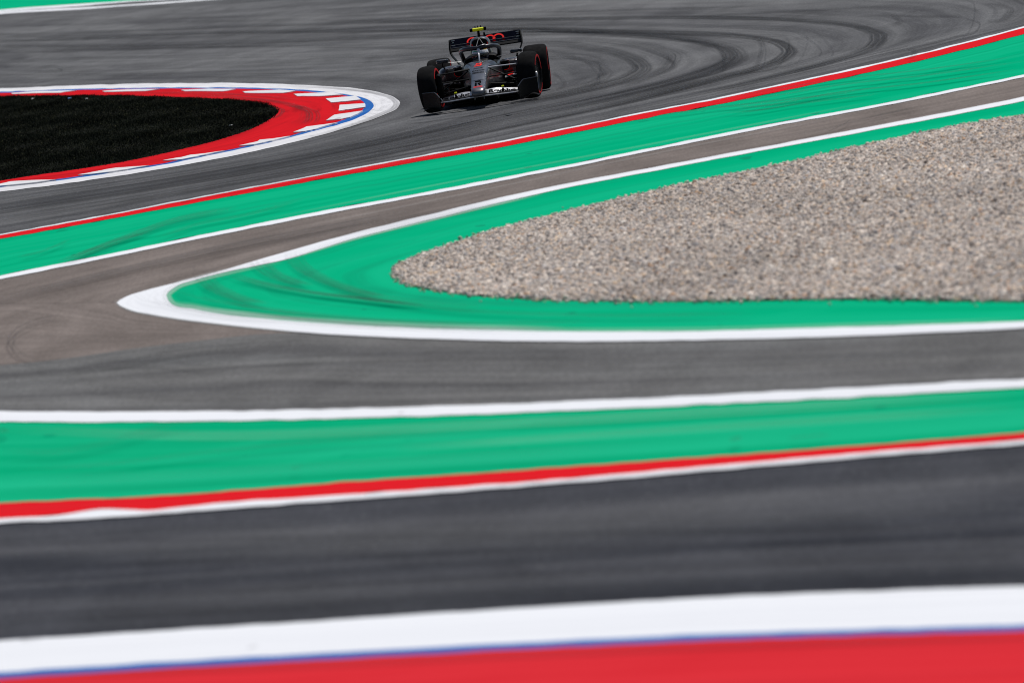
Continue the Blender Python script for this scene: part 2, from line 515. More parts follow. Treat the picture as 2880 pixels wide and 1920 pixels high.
# ------------------------------------------------------------------ tyre marks (thin rubber films)
k = NT("rubber_film")
uvn = k.uv()
sep = k.n("ShaderNodeSeparateXYZ"); k.put(sep.inputs[0], uvn)
lines = k.noise(k.scale(uvn, (.03, 9.0, 1)), 1.0, 2.0, .6)
patch = k.noise(k.scale(uvn, (.25, 2.0, 1)), 1.0, 4.0, .65)
edge = k.math('SINE', k.math('MULTIPLY', sep.outputs[1], math.pi))
fac = k.math('MULTIPLY', k.math('MULTIPLY', k.ramp(lines, .3, .68), k.ramp(edge, 0, .55)), k.ramp(patch, .2, .6, .45, 1.0))
fac = k.math('MULTIPLY', fac, k.attr("film").outputs['Fac'], True)
tr = k.n("ShaderNodeBsdfTransparent")
mx = k.n("ShaderNodeMixShader")
k.done((.022, .023, .026), .8, .15)
k.t.links.new(fac, mx.inputs[0]); k.t.links.new(tr.outputs[0], mx.inputs[1]); k.t.links.new(k.b.outputs[0], mx.inputs[2])
k.t.links.new(mx.outputs[0], k.out.inputs[0])
M_film = k.m

FV, FF, FU, FA = [], [], [], []
PV, PF, PU, PA = [], [], [], []


def mark(pts, th, alpha, tw=None, n=90, fade=.18, z=.018, to=None):
    """rubber mark along pts (photo pixels): th = its thickness where it runs sideways, tw where it runs away"""
    tw = tw if tw is not None else th * 1.6
    q = curve(pts, n)
    kk_ = tw / th
    d = np.gradient(q * (1, kk_), axis=0); d /= np.linalg.norm(d, axis=1)[:, None] + 1e-9
    nrm = np.stack([-d[:, 1] * tw, d[:, 0] * th], 1) * .5
    t = np.linspace(0, 1, n)
    fa = alpha * np.clip(np.minimum(t, 1 - t) / fade, 0, 1)
    a, b = q + nrm, q - nrm
    pa, pb, pm = G(a[:, 0], a[:, 1], z), G(b[:, 0], b[:, 1], z), G(q[:, 0], q[:, 1], z)
    u = np.concatenate([[0], np.cumsum(np.linalg.norm(np.diff(pm, axis=0), axis=1))]) + rng.uniform(0, 500)
    FV, FF, FU, FA = to or (globals()['FV'], globals()['FF'], globals()['FU'], globals()['FA'])
    b0 = len(FV)
    FV.extend(pa); FV.extend(pb)
    FU.extend(np.stack([u, np.zeros(n)], 1)); FU.extend(np.stack([u, np.ones(n)], 1))
    FA.extend(fa); FA.extend(fa)
    for i in range(n - 1):
        f = (b0 + i, b0 + i + 1, b0 + n + i + 1, b0 + n + i)
        FF.append(f)


zz = [.0175]


def M(*a, **kw):
    zz[0] += .00035
    mark(*a, z=zz[0], **kw)


# long arcs round the corner
M(r7((-900, 100), (0, 92), (600, 80), (1000, 80), (1300, 90), (1500, 106), (1620, 131), (1690, 170), (1665, 208), (1600, 238), (1450, 283), (1250, 335), (1000, 395), (700, 460)), 11, .8, 58)
M(r7((700, 79), (1100, 84), (1400, 98), (1600, 118), (1700, 140), (1735, 160), (1715, 185), (1640, 220)), 16, .4, 46)
M(r7((-300, 140), (200, 138), (500, 150), (800, 176), (930, 203), (1010, 232), (1030, 258), (985, 292), (880, 332), (700, 385), (400, 455), (0, 540)), 18, .8, 80)
M(r7((0, 135), (400, 142), (700, 149), (1000, 159), (1150, 177), (1240, 202), (1275, 232), (1240, 268), (1150, 304), (950, 356), (700, 418), (300, 500)), 13, .8, 56)
M(r7((160, 195), (350, 217), (500, 247), (580, 285), (600, 310), (555, 345), (450, 380), (300, 415), (0, 480)), 20, .72, 66)
M(r7((250, 175), (500, 195), (680, 225), (740, 258), (720, 300), (620, 350), (420, 410)), 14, .4, 60)
M(r7((170, 240), (330, 275), (420, 310), (440, 335), (400, 365), (280, 400)), 12, .45, 40)
M(r7((180, 330), (230, 360), (240, 385), (200, 410)), 8, .45, 16)
M(r7((1500, 70), (1900, 75), (2100, 88), (2150, 110), (2140, 135), (2050, 165), (1900, 205), (1600, 275)), 4, .4, 6)
M(r7((1700, 250), (1900, 215), (2100, 170), (2352, 110)), 4, .3)
M(r7((800, 75), (950, 68), (1100, 60), (1400, 45), (1800, 20)), 6, .4)
M(r7((0, 60), (500, 45), (1000, 30), (1600, 5)), 5, .3)
M(r7((2150, 20), (2250, 25), (2290, 45), (2270, 75), (2180, 105)), 10, .35, 30)
M(r7((1680, 60), (1760, 75), (1780, 100), (1740, 120)), 8, .3, 26)
M(r7((1800, 225), (1850, 235), (1840, 258), (1800, 270)), 6, .3, 20)
for _ in range(46):
    k0 = rng.uniform(.6, 4.6); i0 = int(k0); w0 = k0 - i0
    q0 = cs[i0] * (1 - w0) + cs[i0 + 1] * w0
    k1 = min(4.99, max(.3, k0 + rng.normal(0, .5))); i1 = int(k1); w1 = k1 - i1
    q1 = cs[i1] * (1 - w1) + cs[i1 + 1] * w1
    a0 = int(rng.uniform(20, 300)); a1 = min(nn - 1, a0 + int(rng.uniform(50, 190)))
    bl_ = np.linspace(0, 1, a1 - a0)[:, None]
    seg = (q0[a0:a1] * (1 - bl_) + q1[a0:a1] * bl_)[::9]
    th_ = rng.uniform(1.6, 6)
    M([tuple(v) for v in seg], th_, rng.uniform(.18, .5), th_ * rng.uniform(1.5, 3.5))
# straight rubber lines coming in from the left
for y0, y1, y2, y3, th, al in ((97, 88, 66, 46, 6, .6), (116, 104, 84, 70, 8, .7), (127, 124, 112, 88, 7, .6), (150, 136, 122, 120, 7, .45), (100, 97, 80, 60, 4, .5),
                               (180, 160, 150, 146, 5, .3), (60, 52, 40, 24, 4, .3), (74, 64, 50, 40, 4, .3), (205, 205, 205, 214, 8, .25), (136, 130, 120, 108, 5, .45)):
    M([(-200, y0 + 3), (200, y1 + 4), (700, y2 + 6), (1180, y3 + 12), (1700, y3 + 2 if y3 < 100 else y3 + 20)], th, al, fade=.12)
# lower straight
M(N2[16:] if len(N2) > 22 else N2[-5:], 46, .5, fade=.25)
M(r7((300, 478), (0, 540)) + [(1100, 420), (612, 520), (0, 618), (-300, 668)], 34, .45, fade=.25)
for y0, y1, th, al in ((565, 442, 10, .5), (590, 470, 8, .5), (612, 492, 6, .4), (640, 520, 6, .35)):
    M([(-200, y0 + 42), (0, y0), (400, y0 - 62), (800, y0 - 128), (1100, y1 - 60), (1500, y1 - 135)], th, al)
for a in ([(105, 190), (160, 186), (175, 192), (120, 196)], [(380, 232), (420, 228)], [(610, 222), (640, 218)], [(210, 84), (255, 79)]):
    M(a, 4, .5, n=20)
M([(1130, 342), (1180, 338), (1260, 327), (1400, 306)], 5, .5)
# kerb nose
for d in (0, 14, 30, 55, 70):
    M(k5((1500 + d, 170), (1650 + d, 195), (1720 + d, 225), (1700 + d, 260), (1640 + d, 300)), 3, .5, 7, z=None) if False else mark(
        k5((1560 + d, 185), (1640 + d, 205), (1690 + d, 232), (1690 + d, 262), (1650 + d, 295)), 2.5, .5, 6, 40, z=.055)
# island tip: groups of fine parallel lines sweeping off the white paint
def C6(*p): return [(x / 1.96, 640 + y / 1.96) for x, y in p]
for dx in (0, 26, 52, 84):
    M(C6((1575 + dx, 118), (1580 + dx, 160), (1610 + dx, 205), (1700 + dx, 265), (1850 + dx, 325), (2100 + dx * .5, 388 - dx * .12)), 9, .38, 12)
for dx in (0, 34, 70, 96):
    M(C6((1375 + dx, 170), (1390 + dx, 200), (1440 + dx, 245), (1530 + dx, 285), (1640 + dx, 318)), 9, .38, 12)
for dx in (0, 40, 66):
    M(C6((1200 + dx, 225), (1260 + dx, 262), (1400 + dx, 305), (1600 + dx, 345), (2000 + dx, 395), (2352, 430)), 9, .4, 12)
for dx in (0, 30, 60, 90):
    M(C6((1070 + dx, 250), (1100 + dx, 300), (1180 + dx, 350), (1290 + dx, 392), (1400 + dx, 420)), 9, .4, 12)
M(C6((930, 330), (1050, 372), (1250, 412), (1550, 455), (2000, 500), (2500, 522), (3300, 520)), 12, .38)
M(C6((1300, 430), (1700, 480), (2100, 510), (2700, 530)), 10, .4)
M(C6((1700, 330), (2100, 400), (2500, 450), (3200, 480), (4200, 470)), 14, .3)
M(C6((1900, 345), (2250, 400), (2700, 440)), 14, .3)
for dx in (0, 30, 75, 130):
    M(C6((700 + dx, 330), (760 + dx, 385), (900 + dx, 425), (1150 + dx, 470), (1500 + dx, 505)), 5, .16, 8)
for dx in (0, 60, 110):
    M(C6((1060 + dx, 200), (1090 + dx, 260), (1140 + dx, 290)), 5, .16, 8)
# scuffs on the green beside the escape road
def B2(*p): return [(x / 1.633, 540 + y / 1.633) for x, y in p]
M(B2((250, 330), (420, 270), (600, 200), (800, 130), (1100, 70)), 16, .42)
M(B2((300, 315), (520, 225), (700, 180)), 10, .4)
M(B2((700, 215), (900, 150), (1150, 100), (1400, 30)), 10, .36)
M(B2((80, 300), (200, 270), (330, 215)), 8, .3)
M(B2((0, 120), (300, 90), (700, 60)), 5, .2)
for y in (0, 26, 60):
    M(r7((900, 470 + y * .3), (1100, 430 + y), (1500, 365 + y), (1900, 320 + y), (2352, 255 + y)), 4.5, .55)
M(r7((600, 540), (900, 500), (1200, 465), (1600, 420)), 6, .45)
M(r7((950, 520), (1100, 510), (1300, 480), (1700, 430)), 5, .42)
M(r7((1440, 610), (1540, 560), (1560, 545)), 3, .5, 4)
M(r7((1250, 625), (1450, 590), (1560, 560), (1900, 480)), 4, .5)
# escape road wheel track, loop on the apron
M(B2((-100, 530), (0, 495), (300, 420), (600, 350), (1000, 262), (1500, 165), (2000, 70)), 26, .42)
M(B2((1200, 250), (1600, 170), (2100, 75), (2352, 20)), 14, .3)
M(B2((300, 560), (150, 590), (60, 640), (35, 680), (55, 720), (140, 760)), 5, .5, 9)
M(B2((260, 580), (140, 610), (75, 650), (60, 690), (90, 730), (170, 770)), 5, .4, 9)
# middle road streaks
for p, th, al in ((((870, 800), (1050, 780), (1300, 760), (1900, 740), (2900, 730)), 10, .35), (((900, 890), (1100, 850), (1800, 842), (2600, 850)), 14, .3),
                  (((-100, 870), (300, 872), (700, 905), (1300, 925), (1900, 905)), 22, .28), (((300, 790), (500, 780), (900, 712), (1200, 690)), 14, .3),
                  (((2352, 770), (3000, 775), (3600, 760), (4400, 740)), 22, .25), (((700, 970), (1300, 950), (2300, 910), (3200, 905)), 16, .28),
                  (((430, 775), (700, 770), (1000, 800)), 16, .3)):
    M([(x / 1.633, 540 + y / 1.633) for x, y in p], th, al)
# near green
def N4_(*p): return [(x / 1.96, 640 + y / 1.96) for x, y in p]
M(N4_((0, 1230), (300, 1235), (600, 1180), (950, 1085), (1100, 1075)), 20, .22)
M(N4_((0, 1340), (600, 1300), (1200, 1230), (2000, 1160), (2800, 1130)), 16, .2)
M(N4_((0, 1440), (500, 1390), (1200, 1350), (2200, 1290), (3600, 1200)), 30, .2)
M([(2050, 1237), (2075, 1232), (2085, 1225)], 12, .5, n=14)
M([(2210, 1232), (2270, 1226), (2340, 1220)], 10, .35, n=20)
M([(815, 1045 + 270), (850, 1312)], 9, .3, n=14)
M([(-10, 1210), (12, 1212), (20, 1218)], 18, .35, n=14)
# near road
for y0, y1, th, al in ((1500, 1440, 22, .35), (1560, 1470, 24, .4), (1640, 1520, 30, .35), (1700, 1580, 46, .5), (1735, 1600, 30, .35)):
    M([(-200, y0 + 10), (500, y0 - 12), (1440, (y0 + y1) / 2), (2400, y1 + 14), (3100, y1 - 10)], th, al)
# near kerb scuffs
for y0, y1 in ((1905, 1798),):
    mark([(-100, y0), (900, y0 - 40), (1900, y1 + 20), (3000, y1 - 12)], 14, .3, z=.052)
q = k5((1500, 76), (1700, 86), (1950, 104), (2090, 126), (2165, 152), (2186, 176), (2176, 198), (2115, 230), (1990, 280), (1800, 338), (1600, 390))
mark(q, 7, .55, 20, 160, z=.026, fade=.3)
for d in (0, 40, 85, 130, 180, 235):
    mark(k5((2040 + d * .3 - d * .8, 212 + d * .42), (2075 - d * .75, 216 + d * .42), (2130 - d * .8, 214 + d * .42)), 1.4, .5, 3, 20, z=.031)
mark(k5((1000, 128), (1300, 145), (1500, 165), (1620, 190), (1690, 220), (1680, 255), (1600, 300)), 9, .4, 40, 120, z=.056, fade=.3)
mark(k5((600, 125), (1000, 120), (1400, 135), (1650, 160), (1780, 190)), 6, .35, 30, 120, z=.0565, fade=.3)
mark(k5((1540, 200), (1560, 215), (1545, 240), (1500, 262)), 4, .5, 14, 40, z=.057)
o = link_mesh("tyre_marks", FV, FF, M_film, uvs=FU, attrs={"film": FA})
structure(o)
WH = (PV, PF, PU, PA)
def film_copy(col, name):
    m2 = M_film.copy(); m2.name = name
    m2.node_tree.nodes["Principled BSDF"].inputs['Base Color'].default_value = (*col, 1)
    return m2
mark(V_IN[8:19], 20, .75, 30, 160, z=.0152, to=WH)
mark(off(V_IN[12:19], -9), 14, .35, 22, 160, z=.0153, to=WH)
mark(V_IN[5:9], 12, .6, 18, 60, z=.0154, to=WH)
mark(V_OUT[12:18], 9, .6, 16, 80, z=.0156, to=WH)
mark(off(V_IN[17:23], -5), 14, .22, 16, 80, z=.0158, to=WH)
for y in (0, 34):
    mark(s((600, 505 + y), (1000, 425 + y), (1500, 330 + y * .7), (2000, 235 + y * .6)), 5, .12, 8, 80, z=.0160 + y * 1e-5, to=WH)
mark(s((0, 985), (500, 1000), (1100, 975), (2000, 925), (2352, 905)), 30, .10, 20, 80, z=.0166, to=WH)
mark(s((900, 1030), (1500, 990), (2352, 935)), 26, .09, 20, 80, z=.0168, to=WH)
structure(link_mesh("paint_wear", PV, PF, film_copy((.78, .8, .8), "white_film"), uvs=PU, attrs={"film": PA}))


# ------------------------------------------------------------------ gravel bed
def inside(poly, pts):
    x, y = pts[:, 0], pts[:, 1]
    ins = np.zeros(len(pts), bool)
    j = len(poly) - 1
    for i in range(len(poly)):
        xi, yi = poly[i]; xj, yj = poly[j]
        c = ((yi > y) != (yj > y)) & (x < (xj - xi) * (y - yi) / (yj - yi + 1e-12) + xi)
        ins ^= c
        j = i
    return ins


gc = curve(GR, 500, 10)
gw = G(gc[:, 0], gc[:, 1])[:, :2]
ext = np.vstack([gw, [[gw[-1][0] + 6, gw[-1][1] + 1.0]], [[gw[0][0] + 6, gw[0][1]]]])
x0, x1, y0, y1 = ext[:, 0].min(), ext[:, 0].max(), ext[:, 1].min(), ext[:, 1].max()
k = NT("gravel_bed_soil")
k.done(k.mix(k.ramp(k.noise(k.scale(k.obj(), (45, 30, 1)), 1, 3, .7), .35, .6), (.17, .145, .125), (.5, .44, .39)), .95, .0)
M_soil = k.m
tri = tessellate_polygon([[Vector((p[0], p[1], 0)) for p in ext]])
gv = np.column_stack([ext, np.full(len(ext), .011)])
gf = []
for a, b, c in tri:
    nz = np.cross(gv[b] - gv[a], gv[c] - gv[a])[2]
    gf.append((a, b, c) if nz > 0 else (a, c, b))
structure(link_mesh("gravel_bed", gv, gf, M_soil, uvs=ext))
k = NT("gravel_stone")
k.done(k.attr("tint").outputs['Color'], .9, .05)
M_stone = k.m
area = (x1 - x0) * (y1 - y0)
N_ST = 330000
cand = np.stack([rng.uniform(x0, x1, N_ST * 3), rng.uniform(y0, y1, N_ST * 3)], 1)
edge_j = rng.normal(0, (.03, .22), cand.shape)
edge_j[rng.random(len(edge_j)) < .012] *= 2.2
cand = cand[inside(ext, cand + edge_j)]
# keep what lies within a few metres of the view
ang = cand[:, 0] / cand[:, 1]
cand = cand[(ang < 1440 / F_PX * 1.6)][:N_ST]
ns = len(cand)
phi = (1 + 5 ** .5) / 2
ico = np.array([(-1, phi, 0), (1, phi, 0), (-1, -phi, 0), (1, -phi, 0), (0, -1, phi), (0, 1, phi), (0, -1, -phi), (0, 1, -phi),
                (phi, 0, -1), (phi, 0, 1), (-phi, 0, -1), (-phi, 0, 1)]) / math.sqrt(1 + phi * phi)
icf = np.array([(0, 11, 5), (0, 5, 1), (0, 1, 7), (0, 7, 10), (0, 10, 11), (1, 5, 9), (5, 11, 4), (11, 10, 2), (10, 7, 6), (7, 1, 8),
                (3, 9, 4), (3, 4, 2), (3, 2, 6), (3, 6, 8), (3, 8, 9), (4, 9, 5), (2, 4, 11), (6, 2, 10), (8, 6, 7), (9, 8, 1)])
size = np.clip(np.exp(rng.normal(math.log(.0135), .30, ns)), .006, .026)
sc = size[:, None] * np.stack([rng.uniform(.8, 1.4, ns), rng.uniform(.8, 1.4, ns), rng.uniform(.55, .95, ns)], 1)
rz = rng.uniform(0, 2 * math.pi, ns)
tx, ty = rng.normal(0, .35, ns), rng.normal(0, .35, ns)
V = ico[None] * (1 + rng.normal(0, .16, (ns, 12, 1))) * sc[:, None, :]
z_ = V[:, :, 2] + V[:, :, 0] * tx[:, None] + V[:, :, 1] * ty[:, None]
c_, s_ = np.cos(rz)[:, None], np.sin(rz)[:, None]
x_ = V[:, :, 0] * c_ - V[:, :, 1] * s_
y_ = V[:, :, 0] * s_ + V[:, :, 1] * c_
heap = .008 * np.sin(cand[:, 0] * 2.1 + np.sin(cand[:, 1] * .6) * 2) * np.sin(cand[:, 1] * .9) + rng.uniform(0, .014, ns)
V = np.stack([x_ + cand[:, None, 0], y_ + cand[:, None, 1], z_ + .010 + size[:, None] * .25 + np.clip(heap, 0, 1)[:, None]], 2).reshape(-1, 3)
F = (icf[None] + (np.arange(ns) * 12)[:, None, None]).reshape(-1, 3)
pal = np.array([(.42, .37, .34), (.36, .33, .31), (.50, .45, .41), (.30, .28, .275), (.46, .36, .27), (.17, .155, .15), (.40, .27, .19), (.56, .53, .5), (.29, .29, .31)])
pr = np.array([.24, .2, .14, .11, .07, .09, .03, .05, .07])
tint = pal[rng.choice(len(pal), ns, p=pr / pr.sum())] * rng.uniform(1.2, 1.75, (ns, 1))
tint *= (1.01, .975, .925)
tint *= (1 + .09 * np.sin(cand[:, :1] * 1.3 + 2 * np.sin(cand[:, 1:] * .31)) * np.sin(cand[:, 1:] * .23 + cand[:, :1] * .4)) * .97  # broad tone bands paint in the shading of the bed's undulations
me = bpy.data.meshes.new("gravel")
me.vertices.add(len(V)); me.vertices.foreach_set("co", V.astype(np.float32).ravel())
me.loops.add(len(F) * 3); me.loops.foreach_set("vertex_index", F.astype(np.int32).ravel())
me.polygons.add(len(F)); me.polygons.foreach_set("loop_start", np.arange(0, len(F) * 3, 3, dtype=np.int32))
at = me.attributes.new("tint", 'FLOAT_COLOR', 'POINT')
at.data.foreach_set("color", np.repeat(np.column_stack([tint, np.ones(ns)]), 12, axis=0).astype(np.float32).ravel())
me.materials.append(M_stone)
me.update(calc_edges=True)
go = bpy.data.objects.new("gravel", me); COL.objects.link(go)
go["kind"] = "stuff"
del V, F

# ------------------------------------------------------------------ grass inside the corner
kc = curve(K_R, 300, 9)
kg = G(kc[:, 0], kc[:, 1], .05)[:, :2]
gpoly = kg.copy()
k = NT("dark_soil")
k.done(k.mix(k.noise(k.obj(), 9, 4), (.006, .007, .006), (.016, .017, .013)), 1.0, .02)
tri = tessellate_polygon([[Vector((p[0], p[1], 0)) for p in gpoly]])
gv = np.column_stack([gpoly, np.full(len(gpoly), .051)]); gf = []
for a, b, c in tri:
    nz = np.cross(gv[b] - gv[a], gv[c] - gv[a])[2]
    gf.append((a, b, c) if nz > 0 else (a, c, b))
structure(link_mesh("grass_bed", gv, gf, k.m, uvs=gpoly))
k = NT("grass_blade")
k.done(k.attr("tint").outputs['Color'], .9, .03)
NB = 260000
bx0, bx1, by0, by1 = gpoly[:, 0].min(), gpoly[:, 0].max(), gpoly[:, 1].min(), gpoly[:, 1].max()
c = np.stack([rng.uniform(bx0, bx1, NB * 5), rng.uniform(by0, by1, NB * 5)], 1)
c = c[inside(gpoly, c + rng.normal(0, (.03, .12), c.shape))][:NB]
nb = len(c)
hgt = rng.uniform(.014, .036, nb) * (1 + .5 * (np.sin(c[:, 0] * 3.1) * np.sin(c[:, 1] * .7)))
az = rng.uniform(0, math.pi, nb); wd = rng.uniform(.005, .010, nb)
dx, dy = np.cos(az) * wd, np.sin(az) * wd
lean = rng.normal(0, .022, (nb, 2))
base = np.column_stack([c, np.full(nb, .05)])
A = base + np.column_stack([dx, dy, np.zeros(nb)]); B = base - np.column_stack([dx, dy, np.zeros(nb)])
Cc = base + np.column_stack([lean, hgt])
V = np.stack([A, B, Cc], 1).reshape(-1, 3)
F = np.arange(nb * 3).reshape(-1, 3)
tn = np.tile(np.array((.013, .0155, .0105)), (nb, 1)) * rng.uniform(.4, 1.5, (nb, 1))
tn *= (1 + .45 * np.sin(c[:, :1] * 2.3 + 3 * np.sin(c[:, 1:] * .35)) * np.sin(c[:, 1:] * .6 + c[:, :1]))
br_ = rng.random(nb) < .08
tn[br_] = np.array((.06, .062, .03)) * rng.uniform(.5, 1.4, (br_.sum(), 1))
me = bpy.data.meshes.new("grass")
me.vertices.add(len(V)); me.vertices.foreach_set("co", V.astype(np.float32).ravel())
me.loops.add(len(F) * 3); me.loops.foreach_set("vertex_index", F.astype(np.int32).ravel())
me.polygons.add(len(F)); me.polygons.foreach_set("loop_start", np.arange(0, len(F) * 3, 3, dtype=np.int32))
at = me.attributes.new("tint", 'FLOAT_COLOR', 'POINT')
at.data.foreach_set("color", np.repeat(np.column_stack([tn, np.ones(nb)]), 3, axis=0).astype(np.float32).ravel())
me.materials.append(k.m)
me.update(calc_edges=True)
g = bpy.data.objects.new("grass", me); COL.objects.link(g)
g["kind"] = "stuff"

# scraps of litter on the grass
M_litw = solid("litter_white", (.7, .7, .7), .6)
M_litb = solid("litter_blue", (.05, .25, .6), .5)
for (px, py), mt, sz, lab in (((92, 279), M_litw, .026, "small white paper scrap on the dark grass, left of the blue one"),
                              ((196, 278), M_litb, .034, "small blue plastic scrap lying on the dark grass near its far edge"),
                              ((244, 280), M_litw, .026, "small white paper scrap on the dark grass, right of the blue one"),
                              ((649, 355), M_litw, .026, "crumpled white scrap on the dark grass near the pointed tip")):
    p = G(px, py, .06)
    bm = bmesh.new()
    bmesh.ops.create_grid(bm, x_segments=4, y_segments=4, size=sz)
    for v in bm.verts:
        v.co.z = random.uniform(0, sz * .9); v.co.x += random.uniform(-.2, .2) * sz; v.co.y += random.uniform(-.2, .2) * sz
    bmesh.ops.solidify(bm, geom=bm.faces[:], thickness=.003)
    me = bpy.data.meshes.new("litter_scrap"); bm.to_mesh(me); bm.free(); me.materials.append(mt)
    o = bpy.data.objects.new("litter_scrap", me); COL.objects.link(o)
    o.location = (float(p[0]), float(p[1]), .062)
    o["label"] = lab; o["category"] = "litter"

exec_car = True
# ================================================================== RACE CAR
# car frame: x across (image right +), y rearwards (front axle 0), z up
M_ti = solid("titanium_paint", (.086, .088, .100), .34, .55, .35, .5, .10, 3.0, .04)
M_bodyd = solid("dark_paint", (.015, .0155, .021), .34, .3, .22, .5, .2, 3.0, .05)
M_maroon = solid("maroon_paint", (.026, .008, .009), .35, .2, .5, .5, .25, 3.0)
M_carbon = solid("carbon_fibre", (.0035, .0035, .004), .5, .0, .0, .05, .3, 60.0)
M_black = solid("matt_black", (.004, .004, .004), .9, 0, 0, .1)
M_silver = solid("silver_paint", (.55, .55, .57), .32, .45, .4, .5, .08, 5.0)
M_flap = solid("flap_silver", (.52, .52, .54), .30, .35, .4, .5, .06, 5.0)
M_redc = solid("red_decal", (.88, .014, .010), .7, 0, 0, .1, .1)
M_ink = solid("black_decal", (.004, .004, .005), .95, 0, 0, .0)
M_tyre = solid("tyre_rubber", (.0095, .0095, .010), .9, 0, 0, .05, .25, 9.0)
M_rim = solid("rim_cover", (.02, .02, .022), .3, .5, .2)
M_yel = solid("fluorescent_yellow", (.92, 1.0, .005), .5, 0, 0, .3, .05)
M_glass = solid("mirror_glass", (.12, .12, .13), .08, .9)
M_hw = solid("helmet_white", (.62, .64, .68), .25, 0, .6, .5, .08)
M_hg = solid("helmet_green", (.02, .22, .10), .3, 0, .5)
M_hy = solid("helmet_yellow", (.65, .42, .04), .3, 0, .5)
M_hn = solid("helmet_navy", (.012, .018, .05), .3, 0, .5)
M_wing = solid("wing_navy", (.004, .005, .010), .95, 0, .0, .0)
M_band = solid("tyre_band_red", (.62, .012, .014), .7, 0, 0, .2)
M_visor = solid("visor", (.006, .006, .008), .12, 0, .6)
M_suit = solid("race_suit", (.045, .045, .05), .8, 0, 0, .2)
M_wire = solid("antenna_wire", (.3, .3, .3), .4, .3)

YAW = R(-2.7)
c0 = G(1361, 300)
car = bpy.data.objects.new("race_car", None)
COL.objects.link(car)
car.location = (float(c0[0]), float(c0[1]), .0195)
car.rotation_euler = (0, 0, YAW)
car.empty_display_size = .3
car["label"] = "grey and black open-wheel race car with halo and yellow roof camera rounding the corner"
car["category"] = "race car"


def part(name, v, f, mat, parent=car, smooth=True, fmat=None, mats=None):
    o = link_mesh(name, v, f, mat, parent, smooth, fmat=fmat, mats=mats)
    bm = bmesh.new(); bm.from_mesh(o.data)
    bmesh.ops.remove_doubles(bm, verts=bm.verts[:], dist=1e-5)
    bmesh.ops.recalc_face_normals(bm, faces=bm.faces[:])
    bm.to_mesh(o.data); bm.free()
    if smooth:
        o.data.set_sharp_from_angle(angle=R(42))
    return o


def merge(*items):
    v, f = [], []
    for a, b in items:
        n0 = len(v)
        v += [tuple(x) for x in a]
        f += [tuple(i + n0 for i in q) for q in b]
    return v, f


def loft(rings, cap=True, closed=True):
    n = len(rings[0])
    v = [tuple(p) for r in rings for p in r]
    f = []
    for i in range(len(rings) - 1):
        for j in range(n if closed else n - 1):
            k2 = (j + 1) % n
            f.append((i * n + j, i * n + k2, (i + 1) * n + k2, (i + 1) * n + j))
    if cap:
        f.append(tuple(range(n - 1, -1, -1)))
        f.append(tuple((len(rings) - 1) * n + j for j in range(n)))
    return v, f


def sup(y, cx, a, zt, zb, e=3.0, n=28):
    out = []
    cz, b = (zt + zb) / 2, (zt - zb) / 2
    for j in range(n):
        t = 2 * math.pi * (j + .5) / n
        ct, st = math.cos(t), math.sin(t)
        out.append((cx + a * math.copysign(abs(ct) ** (2 / e), ct), y, cz + b * math.copysign(abs(st) ** (2 / e), st)))
    return out


def interp_sections(tab, n):
    tab = np.array(tab, float)
    ys = np.linspace(tab[0, 0], tab[-1, 0], n)
    ys = np.unique(np.concatenate([ys, tab[:, 0]]))
    res = []
    # monotone-ish smooth interpolation (cubic Hermite with limited slopes)
    x = tab[:, 0]
    h = np.diff(x)
    cols = [ys]
    for c in range(1, tab.shape[1]):
        yv = tab[:, c]; d = np.diff(yv) / h
        m = np.zeros(len(x)); m[0], m[-1] = d[0], d[-1]
        for i in range(1, len(x) - 1):
            m[i] = 0 if d[i - 1] * d[i] <= 0 else 2 * d[i - 1] * d[i] / (d[i - 1] + d[i])
        i = np.clip(np.searchsorted(x, ys, side='right') - 1, 0, len(h) - 1)
        t = (ys - x[i]) / h[i]
        cols.append((1 + 2 * t) * (1 - t) ** 2 * yv[i] + t * (1 - t) ** 2 * h[i] * m[i] + t * t * (3 - 2 * t) * yv[i + 1] + t * t * (t - 1) * h[i] * m[i + 1])
    return np.stack(cols, 1)


def box(c, d, rx=0, ry=0, rz=0):
    v = []
    Mx = Matrix.Rotation(rz, 3, 'Z') @ Matrix.Rotation(ry, 3, 'Y') @ Matrix.Rotation(rx, 3, 'X')
    for sx in (-1, 1):
        for sy in (-1, 1):
            for sz in (-1, 1):
                v.append(tuple(Vector(c) + Mx @ Vector((sx * d[0] / 2, sy * d[1] / 2, sz * d[2] / 2))))
    return v, [(0, 1, 3, 2), (4, 6, 7, 5), (0, 4, 5, 1), (2, 3, 7, 6), (0, 2, 6, 4), (1, 5, 7, 3)]


def tube(pts, r, n=10, flat=1.0):
    p = [Vector(q) for q in pts]
    rr = r if isinstance(r, (list, tuple)) else [r] * len(p)
    rings = []
    up = Vector((0, 0, 1))
    for i in range(len(p)):
        d = (p[min(i + 1, len(p) - 1)] - p[max(i - 1, 0)]).normalized()
        ref = up if abs(d.z) < .95 else Vector((0, 1, 0))
        a = d.cross(ref).normalized(); b = a.cross(d).normalized()
        rings.append([tuple(p[i] + a * rr[i] * math.cos(2 * math.pi * j / n) + b * rr[i] * flat * math.sin(2 * math.pi * j / n)) for j in range(n)])
    return loft(rings)


def sweep(pts, m=8):
    return [tuple(q) for q in catmull3(pts, (len(pts) - 1) * m + 1)]


def catmull3(pts, n):
    p = np.asarray(pts, float)
    return catmull(p, n)


